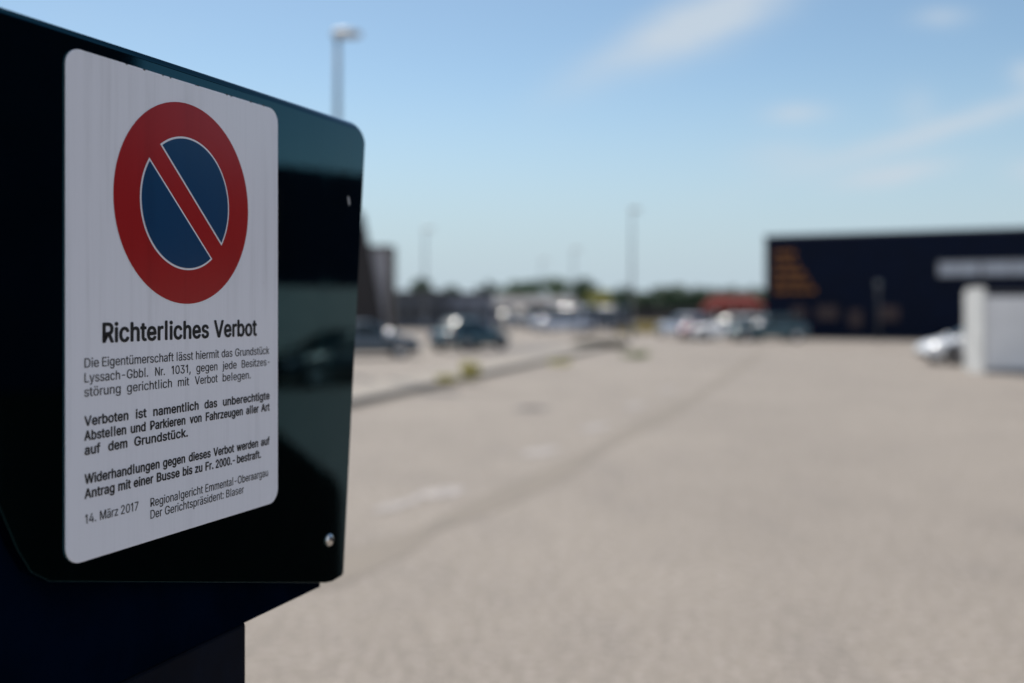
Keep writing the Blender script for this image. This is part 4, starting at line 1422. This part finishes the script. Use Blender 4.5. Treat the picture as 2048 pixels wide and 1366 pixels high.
    for sy in (1, -1):
        xm = (t0 + t1) / 2
        for kk, (r0, r1) in enumerate(zip(lev, lev[1:])):
            f0, f1 = kk / 6, (kk + 1) / 6
            y0 = sy * (W_ * (0.90 - 0.20 * f0 ** 1.45) + 0.006)
            y1 = sy * (W_ * (0.90 - 0.20 * f1 ** 1.45) + 0.006)
            bm.faces.new([bm.verts.new(v) for v in ((xm - 0.05, y0, r0[0][2]), (xm + 0.05, y0, r0[0][2]), (xm + 0.05, y1, r1[0][2]), (xm - 0.05, y1, r1[0][2]))])
    bmesh.ops.recalc_face_normals(bm, faces=bm.faces[:])
    out['roof'] = bm
    bm = nb()
    cyl(bm, (0, -0.10, 0), (0, -0.085, 0), 0.30, 0.325, 24)
    cyl(bm, (0, -0.0845, 0), (0, 0.0845, 0), 0.33, 0.33, 24)
    cyl(bm, (0, 0.085, 0), (0, 0.10, 0), 0.325, 0.30, 24)
    out['tyre'] = bm
    bm = nb()
    cyl(bm, (0, -0.106, 0), (0, 0.106, 0), 0.215, 0.215, 20)
    out['rim'] = bm
    bm = nb()
    cyl(bm, (0, -0.02, 0), (0, 0.02, 0), 0.385, 0.385, 24)
    out['wheel_arch'] = bm
    zf = P['hood'][2]
    bm = nb()
    box(bm, -0.16, 0.05, -0.19, 0.19, -0.07, 0.07, 0.045, 3)
    out['headlight'] = bm
    bm = nb()
    box(bm, -0.04, 0.12, -0.13, 0.13, -0.10, 0.10, 0.035, 3)
    out['tail_light'] = bm
    bm = nb()
    box(bm, h - 0.10, h + 0.03, -W_ * 0.62, W_ * 0.62, 0.27, 0.44, 0.04, 2)
    out['front_bumper'] = bm
    bm = nb()
    box(bm, -h - 0.03, -h + 0.12, -W_ * 0.66, W_ * 0.66, 0.30, 0.44, 0.04, 2)
    out['rear_bumper'] = bm
    bm = nb()
    ball(bm, (0, 0, 0), 0.10, 0.13, 0.09, 20, 14)
    out['mirror'] = bm
    bm = nb()
    box(bm, -0.26, 0.26, -0.008, 0.008, -0.055, 0.055, 0.004, 1)
    out['number_plate'] = bm
    mesh = {}
    for k, b in out.items():
        me = bpy.data.meshes.new(style + '_' + k)
        b.normal_update()
        b.to_mesh(me)
        b.free()
        for p in me.polygons:
            p.use_smooth = k not in ('number_plate',)
        if hasattr(me, 'set_sharp_from_angle'):
            me.set_sharp_from_angle(angle=R(45))
        mesh[k] = me
    CARMESH[style] = (mesh, P)
    return CARMESH[style]


def car(label, style, pm, loc, heading, group='cars parked on the lot', cat='car', mirror_m=None, name='parked_car', ms=1.0):
    """heading: degrees, 0 = nose to the right, 90 = nose away"""
    mesh, P = car_meshes(style)
    t = thing(name, label, cat, loc, R(heading), group)
    h, W_ = P['L'] / 2, P['W']

    def part(nm, m, loc=(0, 0, 0), rot=None, par=t):
        me = mesh[nm]
        key = me.name + '_' + m.name
        mm = bpy.data.meshes.get(key)
        if mm is None:
            mm = me.copy()
            mm.name = key
            mm.materials.clear()
            mm.materials.append(m)
        o = bpy.data.objects.new(nm, mm)
        o.location = loc
        if rot:
            o.rotation_euler = rot
        return put(o, par)
    part('body', pm)
    part('window_glass', M['car_glass'])
    part('roof', pm)
    part('front_bumper', M['trim_black'])
    part('rear_bumper', M['trim_black'])
    for x in (h - 0.82, -h + 0.80):
        for sy in (1, -1):
            part('wheel_arch', M['trim_black'], (x, sy * (W_ - 0.035), 0.36))
            wl = part('tyre', M['tyre'], (x, sy * (W_ - 0.085), 0.33))
            wl.name = 'wheel'
            part('rim', M['rim'], (0, 0, 0), None, wl)
    for sy in (1, -1):
        part('headlight', M['head_lens'], (h - 0.16, sy * W_ * 0.62, P['hood'][2] - 0.03), (0, 0, -sy * R(28)))
        part('tail_light', M['tail_lens'], (-h + 0.04, sy * W_ * 0.72, P['tail'][1] - 0.14))
        mr_ = part('mirror', mirror_m or pm, (P['cb'][1] - 0.35, sy * (W_ + 0.06), P['belt'] + 0.06))
        mr_.scale = (ms, ms, ms)
    part('number_plate', M['head_lens'], (-h - 0.032, 0, 0.62), (0, 0, R(90)))
    return t


M['p_bluegrey'] = paint('blue_grey_metallic', (0.055, 0.078, 0.10), 0.5)
M['p_teal'] = paint('dark_teal_metallic', (0.040, 0.095, 0.115), 0.4)
M['p_white'] = paint('white_car_paint', (0.78, 0.78, 0.78), 0.0, 0.35)
M['p_silver'] = paint('silver_metallic', (0.30, 0.32, 0.36), 0.5)
M['p_pale'] = paint('pale_blue_white_paint', (0.42, 0.46, 0.54), 0.0, 0.35)
M['p_black'] = paint('black_car_paint', (0.010, 0.014, 0.018), 0.2)
M['p_maroon'] = paint('maroon_car_paint', (0.13, 0.012, 0.035), 0.2)
M['p_grey'] = paint('mid_grey_metallic', (0.12, 0.13, 0.15), 0.5)

car('blue grey hatchback half hidden by the right edge of the board', 'hatch', M['p_bluegrey'], at(735, 40.5), 14, mirror_m=M['chrome'], ms=1.8)
car('dark teal car with a red tail light in front of the grey halls', 'hatch', M['p_teal'], at(941, 47.0), 50)
car('pale blue white van in front of the canopy', 'van', M['p_pale'], at(1126, 77), 145, 'vans parked beyond the hedge', 'van', name='parked_van', mirror_m=M['chrome'], ms=1.5)
car('grey van parked right of the pale blue white van', 'van', M['p_grey'], at(1204, 80), 140, 'vans parked beyond the hedge', 'van', name='parked_van')
car('white car under the left half of the canopy', 'hatch', M['p_white'], at(1020, 100), 70)
car('silver car between the grey hall and the pale blue white van', 'sedan', M['p_silver'], at(1055, 88), 120)
car('pale blue white car left of the maroon car', 'wagon', M['p_pale'], at(1366, 66), 110)
car('small maroon car parked nose on before the white car', 'hatch', M['p_maroon'], at(1391, 63), 255)
car('white car in front of the red roofed pavilion', 'wagon', M['p_white'], at(1462, 60), 160)
car('dark teal car at the left corner of the blue store', 'wagon', M['p_teal'], at(1533, 59), 185, mirror_m=M['chrome'], ms=1.6)
car('white car peeping out from behind the kiosk hut', 'hatch', M['p_white'], Vector((16.75, 36.2, 0)), 180)
# cars that stand off to the right, mirrored in the board
car('black car off to the right, mirrored in the glossy board', 'sedan', M['p_black'], Vector((20.5, 17.0, 0)), 265)
car('teal car off to the right, mirrored in the glossy board', 'hatch', M['p_teal'], Vector((20.5, 21.5, 0)), 268)
